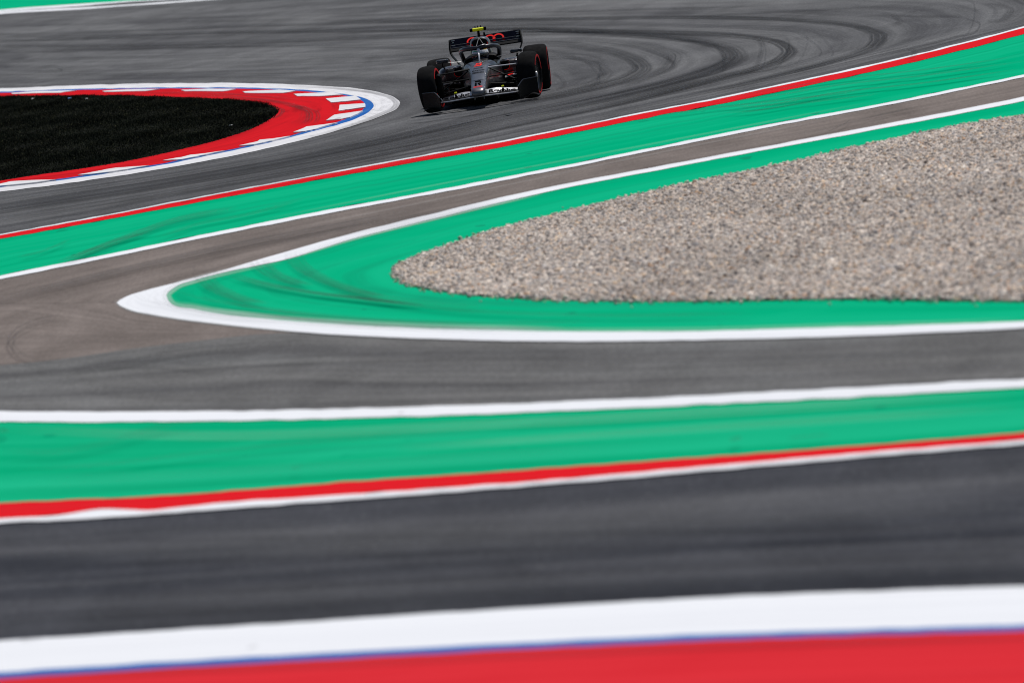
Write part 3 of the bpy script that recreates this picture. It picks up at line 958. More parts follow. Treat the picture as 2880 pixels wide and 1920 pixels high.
def plate(outline_a, thick):
    """thin plate from a grid of points rows x cols, thickened along its normal"""
    a = np.array(outline_a, float)
    r, c, _ = a.shape
    du = np.gradient(a, axis=1); dv = np.gradient(a, axis=0)
    nrm = np.cross(du, dv); nrm /= np.linalg.norm(nrm, axis=2)[..., None] + 1e-9
    top, bot = a + nrm * thick / 2, a - nrm * thick / 2
    v = [tuple(x) for x in top.reshape(-1, 3)] + [tuple(x) for x in bot.reshape(-1, 3)]
    N = r * c
    f = []
    for i in range(r - 1):
        for j in range(c - 1):
            q = i * c + j
            f.append((q, q + 1, q + c + 1, q + c)); f.append((N + q, N + q + c, N + q + c + 1, N + q + 1))
    for j in range(c - 1):
        f.append((j, N + j, N + j + 1, j + 1)); q = (r - 1) * c + j
        f.append((q, q + 1, N + q + 1, N + q))
    for i in range(r - 1):
        q = i * c
        f.append((q, q + c, N + q + c, N + q)); q = i * c + c - 1
        f.append((q, N + q, N + q + c, q + c))
    return v, f


# ---------- monocoque and nose
BODY = [(-1.13, .045, .235, .195, 2.2), (-1.115, .078, .256, .180, 2.5), (-1.07, .100, .286, .170, 3.2), (-.95, .110, .314, .17, 4.2), (-.70, .120, .362, .19, 4.4), (-.40, .122, .438, .22, 4.4),
        (0, .142, .535, .25, 4.4), (.35, .178, .605, .25, 4.0), (.75, .265, .648, .22, 3.6), (1.15, .315, .655, .18, 3.4),
        (1.65, .350, .655, .14, 3.0), (2.2, .30, .60, .12, 2.6), (3.0, .19, .50, .12, 2.4), (3.6, .09, .40, .2, 2.2)]
bt = interp_sections(BODY, 46)
rings = []
for y, a, zt, zb, e in bt:
    ring = sup(y, 0, a, zt, zb, e, 36)
    d = max(0.0, min(1.0, (y - .80) / .12)) * max(0.0, min(1.0, (1.68 - y) / .1))
    if d > 0:
        r2 = []
        for (x, yy, z) in ring:
            if z > (zt + zb) / 2 + .1:
                k_ = max(0.0, 1 - (abs(x) / (a * .72)) ** 6) if abs(x) < a * .72 else 0
                z -= .26 * d * k_
            r2.append((x, yy, z))
        ring = r2
    rings.append(ring)
v, f = loft(rings)
fm = []
for q in f:
    cx = sum(v[i][0] for i in q) / len(q); cy = sum(v[i][1] for i in q) / len(q); cz = sum(v[i][2] for i in q) / len(q)
    zt = np.interp(cy, bt[:, 0], bt[:, 2])
    if .78 < cy < 1.7 and cz < zt - .03 and abs(cx) < .26 and cz > .36:
        fm.append(2)
    elif cy > .42 or cz < .17 and cy < -.6:
        fm.append(1)
    else:
        fm.append(0)
body = part("body", v, f, None, fmat=fm, mats=[M_ti, M_bodyd, M_black])


def top_z(x, y):
    a, zt, zb, e = (np.interp(y, bt[:, 0], bt[:, c]) for c in (1, 2, 3, 4))
    q = min(.999, abs(x) / a)
    return (zt + zb) / 2 + (zt - zb) / 2 * (1 - q ** e) ** (1 / e)


def text_flat(txt, size, spacing=1.0):
    cu = bpy.data.curves.new("lettering", 'FONT')
    cu.body = txt; cu.size = size; cu.align_x = 'CENTER'; cu.align_y = 'CENTER'; cu.space_character = spacing
    cu.resolution_u = 4; cu.offset = size * .05
    to = bpy.data.objects.new("lettering", cu); COL.objects.link(to)
    dg = bpy.context.evaluated_depsgraph_get()
    me = bpy.data.meshes.new_from_object(to.evaluated_get(dg))
    bpy.data.objects.remove(to); bpy.data.curves.remove(cu)
    v = [tuple(p.co) for p in me.vertices]; f = [tuple(p.vertices) for p in me.polygons]
    bpy.data.meshes.remove(me)
    return v, f


def flat_ring(cx, cy, ro, ri, n=24, t0=0, t1=2 * math.pi):
    v, f = [], []
    for i in range(n + 1):
        t = t0 + (t1 - t0) * i / n
        v += [(cx + ro * math.cos(t), cy + ro * math.sin(t), 0), (cx + ri * math.cos(t), cy + ri * math.sin(t), 0)]
    for i in range(n):
        f.append((2 * i, 2 * i + 2, 2 * i + 3, 2 * i + 1))
    return v, f


def flat_poly(pts):
    return [(x, y, 0) for x, y in pts], [tuple(range(len(pts)))]


def on_nose(name, vf, yc, stretch, mat, bold=0):
    v, f = vf
    w = []
    for x, t, _ in v:
        y = yc + t * stretch
        w.append((x, y, top_z(x, y) + .004))
    return part(name, w, f, mat, body, False)


def bar_text(n, h, total):
    """a line of lettering too small to read: short strokes"""
    it = []
    x = -total / 2
    while x < total / 2 - .004:
        w = random.uniform(.005, .012)
        it.append(flat_poly([(x, -h / 2), (x + w, -h / 2), (x + w, h / 2 * random.uniform(.2, 1)), (x, h / 2)]))
        x += w + random.uniform(.004, .007)
    return merge(*it)


five = flat_poly([(0, 0)])
# number 5, slanted, with wide strokes
def slant(pts, k_=.25): return [(x + y * k_, y) for x, y in pts]
five = merge(flat_poly(slant([(-.075, .030), (.060, .030), (.060, .050), (-.075, .050)])), flat_poly(slant([(-.075, -.002), (-.04, -.002), (-.04, .030), (-.075, .030)])),
             flat_poly(slant([(-.04, -.002), (.05, -.002), (.072, .006), (.072, .014), (-.04, .014)])), flat_poly(slant([(.036, -.046), (.06, -.046), (.074, -.036), (.074, -.002), (.036, -.002)])),
             flat_poly(slant([(-.09, -.05), (.036, -.05), (.036, -.028), (-.09, -.028)])))
five = ([(x * .66, y * .75, z) for x, y, z in five[0]], five[1])
on_nose("race_number", five, .34, 3.0, M_redc)
on_nose("nose_lettering", bar_text(9, .016, .15), .10, 2.6, M_ink)
on_nose("nose_lettering", bar_text(9, .022, .19), -.03, 2.6, M_ink)
on_nose("nose_lettering", bar_text(6, .026, .18), -.15, 3.0, M_ink)
on_nose("nose_lettering", bar_text(9, .008, .17), -.55, 3.0, M_ink)
logo_r = merge(flat_poly([(-.046, .018), (.022, .018), (.030, .036), (-.046, .036)]), flat_poly([(-.046, -.040), (-.018, -.040), (-.018, .008), (-.046, .008)]),
               flat_ring(.016, .014, .024, .008, 14, -math.pi / 2, math.pi / 2), flat_poly([(-.008, -.006), (.016, -.006), (.016, .005), (-.008, .005)]),
               flat_poly([(-.006, -.006), (.012, -.006), (.044, -.036), (.018, -.036)]))
logo_r = ([(x * 1.12, y * 1.15, z) for x, y, z in logo_r[0]], logo_r[1])
on_nose("letter_logo", logo_r, -.73, 3.6, M_ink)
rings4 = merge(*[flat_ring(-.048 + .032 * i, 0, .020, .0125, 20) for i in range(4)])
on_nose("ring_logo", rings4, -.96, 2.0, M_redc)

# ---------- engine cover with air intake
EC = [(1.66, .135, .965, .66, 3.0), (1.70, .150, .982, .62, 3.2), (1.82, .160, .990, .58, 3.2), (2.2, .165, .965, .45, 2.8), (2.8, .125, .84, .42, 2.4), (3.3, .085, .68, .38, 2.2), (3.7, .05, .52, .36, 2)]
et = interp_sections(EC, 20)
rings = []
for y, a, zt, zb, e in et:
    ring = []
    for x, yy, z in sup(y, 0, a, zt, zb, e, 32):
        t = (zt - z) / (zt - zb)
        flare = 1 + .9 * max(0, t - .45) ** 1.3 * max(0, min(1, (3.4 - y) / 1.2))
        ring.append((x * flare, yy, z))
    rings.append(ring)
ec = part("engine_cover", *loft(rings), M_ti)
mouth = []
for j in range(30):
    t = 2 * math.pi * j / 30
    ct, st = math.cos(t), math.sin(t)
    wx = .122 * math.copysign(abs(ct) ** .72, ct) * (1 - .28 * max(0, -st))
    mouth.append((wx, 1.652, .888 + (.066 if st > 0 else .09) * math.copysign(abs(st) ** .8, st)))
part("air_intake", mouth + [(x * .9, 1.648, .888 + (z - .888) * .9) for x, y, z in mouth],
     [tuple(range(30, 60))] + [(i, (i + 1) % 30, 30 + (i + 1) % 30, 30 + i) for i in range(30)], M_black, ec, False)
lo_rim = [p for p in mouth if p[2] < .90]
lo_rim.sort(key=lambda p: math.atan2(p[2] - .95, p[0]))
part("intake_rim", *tube(lo_rim, .007, 6), M_redc, ec)
# roof camera
camr = part("camera_mount", *tube([(0, 1.80, .97), (0, 1.80, 1.02), (0, 1.80, 1.09)], [.026, .020, .018], 10), M_black)
part("camera_pod", *tube([(-.085, 1.80, 1.096), (-.08, 1.80, 1.096), (.08, 1.80, 1.096), (.085, 1.80, 1.096)], [.02, .026, .026, .02], 12), M_yel, camr)
for sx in (-1, 1):
    part("camera_cap", *tube([(sx * .084, 1.80, 1.096), (sx * .09, 1.80, 1.096), (sx * .122, 1.80, 1.096), (sx * .126, 1.80, 1.096)], [.02, .025, .025, .017], 12), M_ink, camr)
for x in (-.04, 0, .045):
    part("stub", *tube([(x, 1.82, 1.115), (x, 1.82, 1.148), (x, 1.82, 1.155)], [.008, .007, .003], 8), M_black, camr)
part("antenna", *tube([(.075, 2.0, .955), (.075, 2.0, 1.03), (.075, 2.0, 1.045)], [.018, .014, .006], 8), M_black)
for sx, xe in ((-1, -.035), (1, .085)):
    part("antenna_wire", *tube([(.0, 1.66, .975), (xe, 1.2, .86)], .0035, 6), M_wire)

# ---------- sidepods
for sx in (-1, 1):
    SP = [(1.16, .44, .150, .575, .42, 2.4), (1.19, .44, .185, .597, .36, 3.0), (1.28, .445, .212, .615, .30, 3.2), (1.6, .46, .25, .615, .20, 3.2), (2.2, .42, .27, .56, .12, 3), (2.8, .32, .21, .46, .09, 2.6), (3.35, .19, .12, .34, .09, 2.4)]
    stb = interp_sections(SP, 18)
    rings = [sup(y, sx * cx, a, zt, zb, e, 30) for y, cx, a, zt, zb, e in stb]
    v, f = loft(rings)
    fm = [0 if sum(v[i][2] for i in q) / len(q) > np.interp(sum(v[i][1] for i in q) / len(q), stb[:, 0], stb[:, 3]) - .06 else 1 for q in f]
    sp = part("sidepod", v, f, None, fmat=fm, mats=[M_bodyd, M_maroon])
    ml = []
    for j in range(24):
        t = 2 * math.pi * j / 24
        ct, st = math.cos(t), math.sin(t)
        ml.append((sx * .335 + .088 * math.copysign(abs(ct) ** .7, ct), 1.150, .515 + .068 * math.copysign(abs(st) ** .7, st)))
    part("radiator_inlet", ml + [(sx * .335 + (x - sx * .335) * 1.04, 1.20, .515 + (z - .515) * 1.04) for x, y, z in ml],
         [tuple(range(24))] + [(i, (i + 1) % 24, 24 + (i + 1) % 24, 24 + i) for i in range(24)], M_black, sp, False)
    rim = [p for p in ml if (p[0] - sx * .335) * sx > -.03 and p[2] < .55]
    rim.sort(key=lambda p: math.atan2(p[2] - .56, (p[0] - sx * .30) * sx))
    part("inlet_rim", *tube([(x, 1.147, z) for x, y, z in rim], .006, 6), M_redc, sp)
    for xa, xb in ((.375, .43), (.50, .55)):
        part("sidepod_glint", *tube([(sx * xa, 1.172, .590), (sx * (xa + xb) / 2, 1.170, .594), (sx * xb, 1.172, .588)], [.004, .010, .004], 8), M_flap, sp)  # bright tubes added as sun glints along the sidepod's front edge
    # floor vane in front of the sidepod
    g_ = []
    for i in range(5):
        row = []
        for j in range(9):
            x = sx * (.34 + .34 * j / 8)
            row.append((x, .92 + .35 * i / 4 - .08 * (j / 8) ** 2, .335 + .05 * i / 4 + .03 * math.sin(j / 8 * math.pi)))
        g_.append(row)
    part("floor_vane", *plate(g_, .012), M_silver if sx > 0 else M_bodyd)  # silver on the right paints in the sun's reflection off the sidepod edge
    if sx > 0:
        part("vane_tip", *plate([[(x_ + .0, y_ - .003, z_ + .012) for x_, y_, z_ in row[1:4]] for row in g_], .006), M_redc)
    # turning boards
    for b_, (xb, yb) in enumerate(((.50, .62), (.62, .78), (.70, .95))):
        g_ = [[(sx * (xb + .10 * (j / 5) ** 1.5), yb + .34 * j / 5, .07 + (.26 - .02 * b_) * i / 3) for j in range(6)] for i in range(4)]
        part("turning_board", *plate(g_, .010), M_carbon)
    part("floor_bar", *tube(sweep([(sx * .26, .78, .27), (sx * .45, .80, .285), (sx * .66, .92, .275)]), .012, 8, .5), M_carbon)
    part("floor_bar", *tube(sweep([(sx * .24, .70, .20), (sx * .45, .74, .215), (sx * .68, .88, .20)]), .012, 8, .5), M_carbon)
    # mirror
    mr = part("mirror", *loft([sup(yy, sx * .565, a, .715 + b, .715 - b, 4, 20) for yy, a, b in ((.84, .07, .018), (.85, .088, .028), (.90, .094, .032), (.955, .092, .031), (.96, .088, .028))]), M_bodyd)
    part("mirror_glass", *box((sx * .565, .963, .715), (.165, .004, .045)), M_glass, mr, False)
    part("mirror_stay", *tube([(sx * .48, .90, .69), (sx * .40, .93, .675), (sx * .26, .98, .668)], .006, 8, .6), M_wire, mr)
    part("mirror_stay", *tube([(sx * .565, .91, .69), (sx * .575, .98, .64), (sx * .56, 1.24, .60)], [.008, .012, .014], 8, .6), M_carbon, mr)

# ---------- floor
g_ = [[(-.72 + 1.44 * j / 12, 1.05 + 2.45 * i / 8, .055 + .02 * (abs(j - 6) / 6) ** 2 + (.05 if i == 8 else 0)) for j in range(13)] for i in range(9)]
part("floor", *plate(g_, .02), M_carbon)
part("splitter", *box((0, .80, .075), (.42, .62, .03)), M_carbon, car, False)

# ---------- halo
HR = [(0, .95, .836), (.11, .985, .842), (.20, 1.06, .842), (.262, 1.20, .830), (.288, 1.38, .798), (.285, 1.55, .74), (.268, 1.68, .65)]
hp = sweep([(-x, y, z) for x, y, z in reversed(HR[1:])] + HR, 6)
halo = part("halo", *tube(hp, .034, 14), M_bodyd)
part("halo_pillar", *tube(sweep([(0, .775, .635), (0, .84, .72), (0, .915, .785), (0, .955, .832)]), [.013] * 18 + [.016, .018, .022, .026, .03, .034, .034], 12), M_silver, halo)
hl = sweep([(.005, .935, .860), (.06, .945, .871), (.12, .985, .874)], 5)
part("halo_fairing", *tube(hl, [.006] + [.02] * 9 + [.004], 10, .6), M_ti, halo)

# headrest behind the helmet
part("headrest", *loft([sup(y, 0, a, zt, zb, 3.2, 24) for y, a, zt, zb in ((1.50, .26, .70, .50), (1.55, .28, .72, .5), (1.75, .25, .74, .5))]), M_carbon)

# ---------- front wing
def fw_le(x):     # leading edge y and height of the main plane
    t = abs(x) / .62
    return -1.04 + .22 * t ** 1.8, .158 + .016 * math.cos(t * math.pi) * .5
xs = np.linspace(-.62, .62, 41)
g_ = []
for i in range(6):
    c_ = i / 5
    row = []
    for x in xs:
        y, z = fw_le(x)
        row.append((x, y + .20 * c_, z + .004 * c_ + .006 * c_ * c_))
    g_.append(row)
fw = part("front_wing", *plate(g_, .012), M_carbon)
part("wing_leading_edge", *tube([(x, fw_le(x)[0] - .004, fw_le(x)[1] + .004) for x in xs], .0085, 8), M_flap, fw)
for sx in (-1, 1):
    for k_, (dy, dz, ch, rise, mt) in enumerate(((.13, .016, .10, .018, M_carbon), (.19, .030, .16, .066, M_flap))):
        g_ = []
        for i in range(5):
            c_ = i / 4
            row = []
            for x in np.linspace(.118, .565, 16):
                y, z = fw_le(x)
                t = (x - .118) / .447
                hgt = rise * (1 - .25 * t) * (.75 + .5 * math.sin(min(1, t * 2.4) * math.pi / 2)) if k_ == 1 else rise
                row.append((sx * x, y + dy + ch * c_, z + dz - .022 * t * k_ + hgt * (1 - .25 * t) * (c_ ** 1.15)))
            g_.append(row)
        pv, pf = plate(g_, .006)
        fl = part("wing_flap", pv, pf, None, fw, fmat=[1 if (sx < 0 and k_ == 1 and sum(pv[i][0] for i in q) / len(q) < -.375) else 0 for q in pf], mats=[mt, M_bodyd])  # outer part of the left flap darkened: its shade put into the colour
        if k_ == 1:
            flap_grid = np.array(g_)
            # lettering lies on the flap
            tv_, tf_ = text_flat("Revolut", .1)
            tv_ = np.array(tv_)
            wd = tv_[:, 0].max() - tv_[:, 0].min()
            hx = tv_[:, 1].max() - tv_[:, 1].min()
            out = []
            for x, y, _ in tv_:
                uu = (x - tv_[:, 0].min()) / wd; vv = (y - tv_[:, 1].min()) / hx
                if sx < 0:
                    uu = 1 - uu
                gx_ = np.clip(.8 + uu * 13.4, 0, 14.999); gy_ = np.clip(.3 + vv * 3.0, 0, 3.999)
                i0, j0 = int(gy_), int(gx_)
                a, b = gy_ - i0, gx_ - j0
                p = (flap_grid[i0, j0] * (1 - a) * (1 - b) + flap_grid[i0 + 1, j0] * a * (1 - b) + flap_grid[i0, j0 + 1] * (1 - a) * b + flap_grid[i0 + 1, j0 + 1] * a * b)
                out.append((p[0], p[1] - .006, p[2] + .004))
            part("flap_lettering", out, tf_, M_ink, fl, False)
    # temperature camera post
    po = part("sensor_post", *tube([(sx * .355, -.74, .16), (sx * .355, -.73, .235), (sx * .355, -.725, .25)], [.017, .017, .012], 8, .6), M_carbon, fw)
    part("sensor_tip", *tube([(sx * .355 - .02, -.725, .258), (sx * .355 - .012, -.73, .262), (sx * .355 + .012, -.73, .266), (sx * .355 + .02, -.725, .268)], [.004, .012, .012, .004], 8), M_yel, fw)
    for q in (.18, .30, .46):
        part("flap_bracket", *box((sx * q, fw_le(q)[0] + .16, fw_le(q)[1] + .042), (.008, .06, .03)), M_silver, fw, False)
    part("flap_bracket", *box((sx * .575, -.70, .19), (.012, .03, .06), 0, .5 * sx), M_silver, fw, False)
    # end plate turning outwards round the tyre
    g_ = []
    for i in range(6):
        zz_ = i / 5
        row = []
        for j in range(12):
            t = j / 11
            row.append((sx * (.590 + .275 * t ** 1.15), -.92 + .50 * t ** .9, .055 + .26 * zz_ * (.55 + .45 * min(1, t * 2.2 + .25))))
        g_.append(row)
    ep = part("wing_endplate", *plate(g_, .010), M_carbon, fw)
    part("endplate_edge", *tube([(x, y, z + .004) for x, y, z in g_[-1]], .007, 6), M_bodyd, ep)
    part("endplate_edge", *tube([(r_[0][0], r_[0][1] - .004, r_[0][2]) for r_ in g_], .006, 6), M_carbon, ep)
    # foot plate with its tunnel
    g_ = [[(sx * (.60 + .27 * j / 8), -.88 + .44 * i / 5 + .16 * (j / 8), .052 + .055 * math.sin(max(0, min(1, (j - 3) / 5)) * math.pi) * (.6 + .4 * i / 5)) for j in range(9)] for i in range(6)]
    part("foot_plate", *plate(g_, .010), M_carbon, fw)
# nose pylons
for sx in (-1, 1):
    part("wing_pylon", *box((sx * .07, -.93, .155), (.012, .16, .06)), M_ti, fw, False)

# ---------- suspension
ARMS = [((.15, .02, .555), (.57, .0, .545), M_flap), ((.155, .30, .56), (.57, .03, .54), M_carbon), ((.165, .12, .535), (.57, .02, .30), M_carbon),
        ((.15, -.02, .31), (.57, -.01, .255), M_carbon), ((.17, .42, .30), (.57, .02, .255), M_carbon), ((.15, -.12, .42), (.57, -.10, .42), M_carbon)]
for sx in (-1, 1):
    for a, b, mt in ARMS:
        pa = Vector((a[0] * sx, a[1], a[2])); pb = Vector((b[0] * sx, b[1], b[2]))
        part("suspension_arm", *tube([pa, pa.lerp(pb, .5), pb], [.022, .019, .019], 10, .55), mt if sx > 0 else M_carbon)  # right upper arm silver to paint in sunlight, its left twin carbon
    for a, b in (((.16, 3.2, .40), (.56, 3.4, .42)), ((.16, 3.6, .42), (.56, 3.42, .42)), ((.16, 3.1, .2), (.56, 3.4, .2)), ((.14, 3.6, .2), (.56, 3.42, .2))):
        part("suspension_arm", *tube([(a[0] * sx, a[1], a[2]), (b[0] * sx, b[1], b[2])], .02, 8, .55), M_carbon)
    part("brake_duct", *loft([sup(yy, sx * .605, a, .355 + b, .355 - b, 3, 18) for yy, a, b in ((-.21, .03, .08), (-.18, .045, .19), (0, .05, .215), (.18, .045, .19), (.21, .03, .1))]), M_carbon)

# ---------- wheels
def lathe(prof, n=56):
    rings = [[(x, r * math.cos(2 * math.pi * j / n), r * math.sin(2 * math.pi * j / n)) for j in range(n)] for x, r in prof]
    return loft(rings, cap=False)


def arcband(x, r0, r1, t0, t1, xo, n=22):
    v, f = [], []
    for i in range(n + 1):
        t = t0 + (t1 - t0) * i / n
        for r, dx in ((r0, xo[0]), ((r0 + r1) / 2, xo[1]), (r1, xo[2])):
            v.append((x + dx, r * math.cos(t), r * math.sin(t)))
    for i in range(n):
        for q in range(2):
            f.append((3 * i + q, 3 * i + q + 1, 3 * i + 4 + q, 3 * i + 3 + q))
    return v, f


def make_wheel(w):
    h = w / 2
    RR = .3535
    rim = [(-h + .03, .232), (-h + .022, .238), (-h + .03, .225), (-h + .045, .215), (-h + .05, .10), (-h + .04, .05), (-h + .035, .0005)]
    vf = merge(lathe(rim), lathe([(-x, r) for x, r in rim]), lathe([(-h + .03, .232), (h - .03, .232)]))
    root = link_mesh("wheel", *vf, M_rim, car, True)
    prof = [(-h + .03, .232), (-h + .008, .245), (-h - .004, .268), (-h - .004, .292), (-h + .006, .316), (-h + .020, .334), (-h + .040, .345), (-h + .07, .3505), (-h * .4, .353), (0, RR)]
    prof = prof + [(-x, r) for x, r in reversed(prof[:-1])]
    part("tyre", *lathe(prof, 72), M_tyre, root)
    for sgn in (-1, 1):
        for t0 in (.25, .25 + math.pi):
            part("tyre_marking", *arcband(sgn * (h + .0055), .264, .299, t0, t0 + 2.35, (-sgn * .002, sgn * 0.0, -sgn * .003)), M_band, root, False)
    nut = tube([(h - .045, 0, 0), (h - .02, 0, 0), (h - .012, 0, 0)], [.05, .045, .02], 14)
    part("wheel_nut", *nut, M_silver, root)
    return root


def copy_wheel(src):
    c = src.copy(); COL.objects.link(c); c.parent = car
    for ch in src.children:
        d = ch.copy(); COL.objects.link(d); d.parent = c
    return c


STEER = R(-7.5)
wf = make_wheel(.265)
wf.location = (.752, 0, .352); wf.rotation_euler = (0, R(3.0), STEER)
wl = copy_wheel(wf)
wl.location = (-.752, 0, .352); wl.rotation_euler = (0, R(-3.0), STEER)
wr = make_wheel(.36)
wr.location = (.742, 3.4, .354); wr.rotation_euler = (R(40), R(1.5), 0)
w2 = copy_wheel(wr)
w2.location = (-.742, 3.4, .354); w2.rotation_euler = (R(10), R(-1.5), 0)

# ---------- rear wing
xr = np.linspace(-.545, .545, 25)
def wing_el(y0, z0, y1, z1, camber, thick, mt, name, parent=None):
    g2 = []
    for i in range(7):
        c_ = i / 6
        g2.append([(x, y0 + (y1 - y0) * c_, z0 + (z1 - z0) * c_ - camber * math.sin(c_ * math.pi) ) for x in xr])
    return part(name, *plate(g2, thick), mt, parent or car)
rw = wing_el(3.52, .775, 3.78, .815, .02, .016, M_carbon, "rear_wing")
part("wing_flap", *plate([[(x, 3.76 + .05 * i / 4, .828 + .038 * i / 4) for x in xr] for i in range(5)], .012), M_wing, rw)
fl2 = part("wing_flap", *plate([[(x, 3.80 + .10 * i / 4, .868 + .085 * i / 4) for x in xr] for i in range(5)], .012), M_wing, rw)
part("flap_edge", *tube([(x, 3.755, .826) for x in xr], .004, 6), M_wire, rw)
part("flap_edge", *tube([(x, 3.795, .866) for x in xr], .004, 6), M_wire, rw)
# four linked rings across both flaps
it = []
for i in range(4):
    cx = -.203 + .135 * i
    v, f = flat_ring(cx, 0, .090, .066, 30, R(-12), R(192))
    w = []
    for x, t, _ in v:
        zz_ = .872 + t * .78
        yy = 3.80 + (zz_ - .868) / .085 * .10 if zz_ > .866 else 3.76 + (zz_ - .828) / .038 * .05
        w.append((x, yy - .010, zz_ + .004))
    it.append((w, f))
for i in range(4):
    for sg in (-1, 1):
        cx = -.203 + .135 * i + sg * .078
        it.append(([(cx + a_, 3.775 - .012, .842 + b_) for a_, b_ in ((-.014, -.009), (.014, -.009), (.014, .009), (-.014, .009))], [(0, 1, 2, 3)]))
part("ring_logo", *merge(*it), M_redc, fl2, False)
for sx in (-1, 1):
    marks = [box((sx * .505, 3.866 - .01, .935), (.055, .004, .012)), box((sx * .505, 3.83 - .01, .905), (.03, .004, .012)), box((sx * .50, 3.80 - .012, .86), (.05, .004, .008)),
             box((sx * .512, 3.78 - .014, .835), (.02, .004, .008))]
    for q in marks:
        part("flap_marking", *q, M_silver, fl2, False)
    g2 = []
    for z, x, ya, yb in ((.955, .548, 3.56, 3.93), (.90, .553, 3.52, 3.93), (.83, .560, 3.50, 3.92), (.76, .556, 3.48, 3.88), (.70, .532, 3.47, 3.84), (.64, .49, 3.46, 3.80), (.56, .44, 3.45, 3.76), (.44, .40, 3.44, 3.74), (.25, .39, 3.43, 3.72), (.10, .39, 3.43, 3.72)):
        g2.append([(sx * x, ya + (yb - ya) * j / 5, z) for j in range(6)])
    part("wing_endplate", *plate(g2, .014), M_carbon, rw)
part("wing_pylon", *box((0, 3.62, .62), (.014, .16, .34)), M_carbon, rw, False)
part("rear_crash_box", *loft([sup(y, 0, a, zt, zb, 3, 16) for y, a, zt, zb in ((3.5, .1, .42, .22), (3.9, .07, .36, .26), (4.0, .05, .34, .28))]), M_carbon)

# steering wheel
part("steering_wheel", *loft([sup(y, 0, a, z + b, z - b, 4, 20) for y, a, z, b in ((.985, .12, .60, .05), (1.0, .14, .60, .06), (1.03, .14, .605, .06), (1.04, .12, .605, .05))]), M_carbon)

# ================================================================== driver
drv = bpy.data.objects.new("person", None)
me = bpy.data.meshes.new("person")
J = {"pelvis": (0, 1.62, .25), "spine": (0, 1.62, .36), "chest": (0, 1.56, .50), "neck": (0, 1.47, .60), "head": (0, 1.43, .68), "crown": (0, 1.42, .76),
     "sl": (-.17, 1.52, .545), "el": (-.20, 1.30, .46), "wl": (-.135, 1.10, .575), "hl": (-.125, 1.045, .60),
     "sr": (.17, 1.52, .545), "er": (.20, 1.30, .46), "wr": (.135, 1.10, .575), "hr": (.125, 1.045, .60),
     "kl": (-.11, 1.05, .40), "fl": (-.08, .55, .36), "tl": (-.08, .47, .42), "kr": (.11, 1.05, .40), "fr": (.08, .55, .36), "tr": (.08, .47, .42)}
Rd = {"pelvis": .13, "spine": .12, "chest": .13, "neck": .06, "head": .09, "crown": .08, "sl": .065, "el": .045, "wl": .033, "hl": .035, "sr": .065, "er": .045, "wr": .033, "hr": .035,
      "kl": .06, "fl": .045, "tl": .035, "kr": .06, "fr": .045, "tr": .035}
names = list(J)
E = [("pelvis", "spine"), ("spine", "chest"), ("chest", "neck"), ("neck", "head"), ("head", "crown"), ("chest", "sl"), ("sl", "el"), ("el", "wl"), ("wl", "hl"),
     ("chest", "sr"), ("sr", "er"), ("er", "wr"), ("wr", "hr"), ("pelvis", "kl"), ("kl", "fl"), ("fl", "tl"), ("pelvis", "kr"), ("kr", "fr"), ("fr", "tr")]
verts = [J[q] for q in names]; edges = [(names.index(a), names.index(b)) for a, b in E]
# five fingers on each hand, closed round the wheel rim
fing = []
for side, hn in ((-1, "hl"), (1, "hr")):
    hx, hy, hz = J[hn]
    for q in range(4):
        b0 = len(verts)
        L = (.9, 1.0, .95, .75)[q]
        dz = .024 - .016 * q
        verts += [(hx + side * .008, hy - .028 * L, hz + dz), (hx - side * .012, hy - .040 * L, hz + dz), (hx - side * .026, hy - .022 * L, hz + dz)]
        edges += [(names.index(hn), b0), (b0, b0 + 1), (b0 + 1, b0 + 2)]
    b0 = len(verts)
    verts += [(hx - side * .026, hy + .004, hz + .030), (hx - side * .040, hy - .012, hz + .038)]
    edges += [(names.index(hn), b0), (b0, b0 + 1)]
me.from_pydata(verts, edges, [])
bpy.data.objects.remove(drv)
drv = bpy.data.objects.new("person", me); COL.objects.link(drv)
me.materials.append(M_suit)
md = drv.modifiers.new("skin", 'SKIN')
sl = me.skin_vertices[0] if me.skin_vertices else None
if sl is None:
    bm = bmesh.new(); bm.from_mesh(me); bm.verts.layers.skin.verify(); bm.to_mesh(me); bm.free()
    sl = me.skin_vertices[0]
for i, d in enumerate(sl.data):
    r_ = Rd[names[i]] if i < len(names) else .009
    d.radius = (r_, r_)
    d.use_root = (i == 0)
ss = drv.modifiers.new("subdivision", 'SUBSURF'); ss.levels = 1; ss.render_levels = 1
md.use_smooth_shade = True
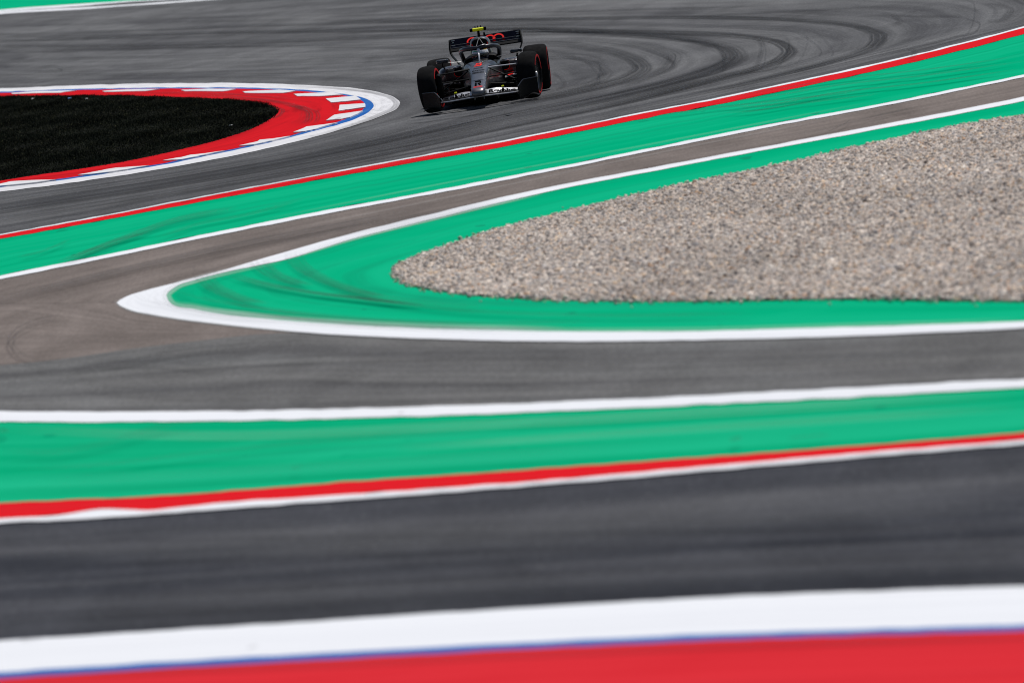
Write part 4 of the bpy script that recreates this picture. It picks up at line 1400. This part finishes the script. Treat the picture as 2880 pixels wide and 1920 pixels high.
drv.matrix_world = Matrix.Translation(car.location) @ Matrix.Rotation(YAW, 4, 'Z')
drv["label"] = "helmeted driver in a dark suit sitting in the race car cockpit behind the halo"
drv["category"] = "person"
# helmet: shell split into painted zones, turned towards the apex
HC = Vector((0.0, 1.40, .72))
hv, hf, hm = [], [], []
nu, nv = 36, 22
for i in range(nv + 1):
    ph = -math.pi / 2 * .78 + (math.pi / 2 * .78 + math.pi / 2) * i / nv
    for j in range(nu):
        th = 2 * math.pi * j / nu
        r_ = 1.0
        x = .132 * math.cos(ph) * math.cos(th); y = .152 * math.cos(ph) * math.sin(th); z = .136 * math.sin(ph)
        if math.sin(th) < -.3 and -.75 < math.sin(ph) < -.25:
            y -= .012
        hv.append((x, y, z))
for i in range(nv):
    for j in range(nu):
        j2 = (j + 1) % nu
        hf.append((i * nu + j, i * nu + j2, (i + 1) * nu + j2, (i + 1) * nu + j))
        ph = -math.pi / 2 * .78 + (math.pi * .89) * (i + .5) / nv
        th = 2 * math.pi * (j + .5) / nu
        zz_ = math.sin(ph)
        fr = math.sin(th) < -.05
        if fr and .36 < zz_ < .56: hm.append(1 if math.cos(th) < .4 else 0)
        elif .56 <= zz_ < .80: hm.append(0 if math.cos(th) < .2 else (3 if math.cos(th) < .75 else 2))
        elif fr and .18 < zz_ <= .36: hm.append(0)
        elif zz_ < -.1: hm.append(3)
        elif zz_ < .30: hm.append(3)
        else: hm.append(0)
rot = Matrix.Rotation(R(-14), 3, 'Z')
hv = [tuple(HC + rot @ Vector(q)) for q in hv]
hel = part("helmet", hv, hf, None, drv, True, fmat=hm, mats=[M_hw, M_hg, M_hy, M_hn])
g_ = []
for i in range(6):
    ph = -.34 + .52 * i / 5
    row = []
    for j in range(17):
        th = -math.pi / 2 - 1.15 + 2.3 * j / 16
        q = HC + rot @ Vector((.136 * math.cos(ph) * math.cos(th), .158 * math.cos(ph) * math.sin(th), .138 * math.sin(ph)))
        row.append(tuple(q))
    g_.append(row)
part("visor", *plate(g_, .004), M_visor, hel)
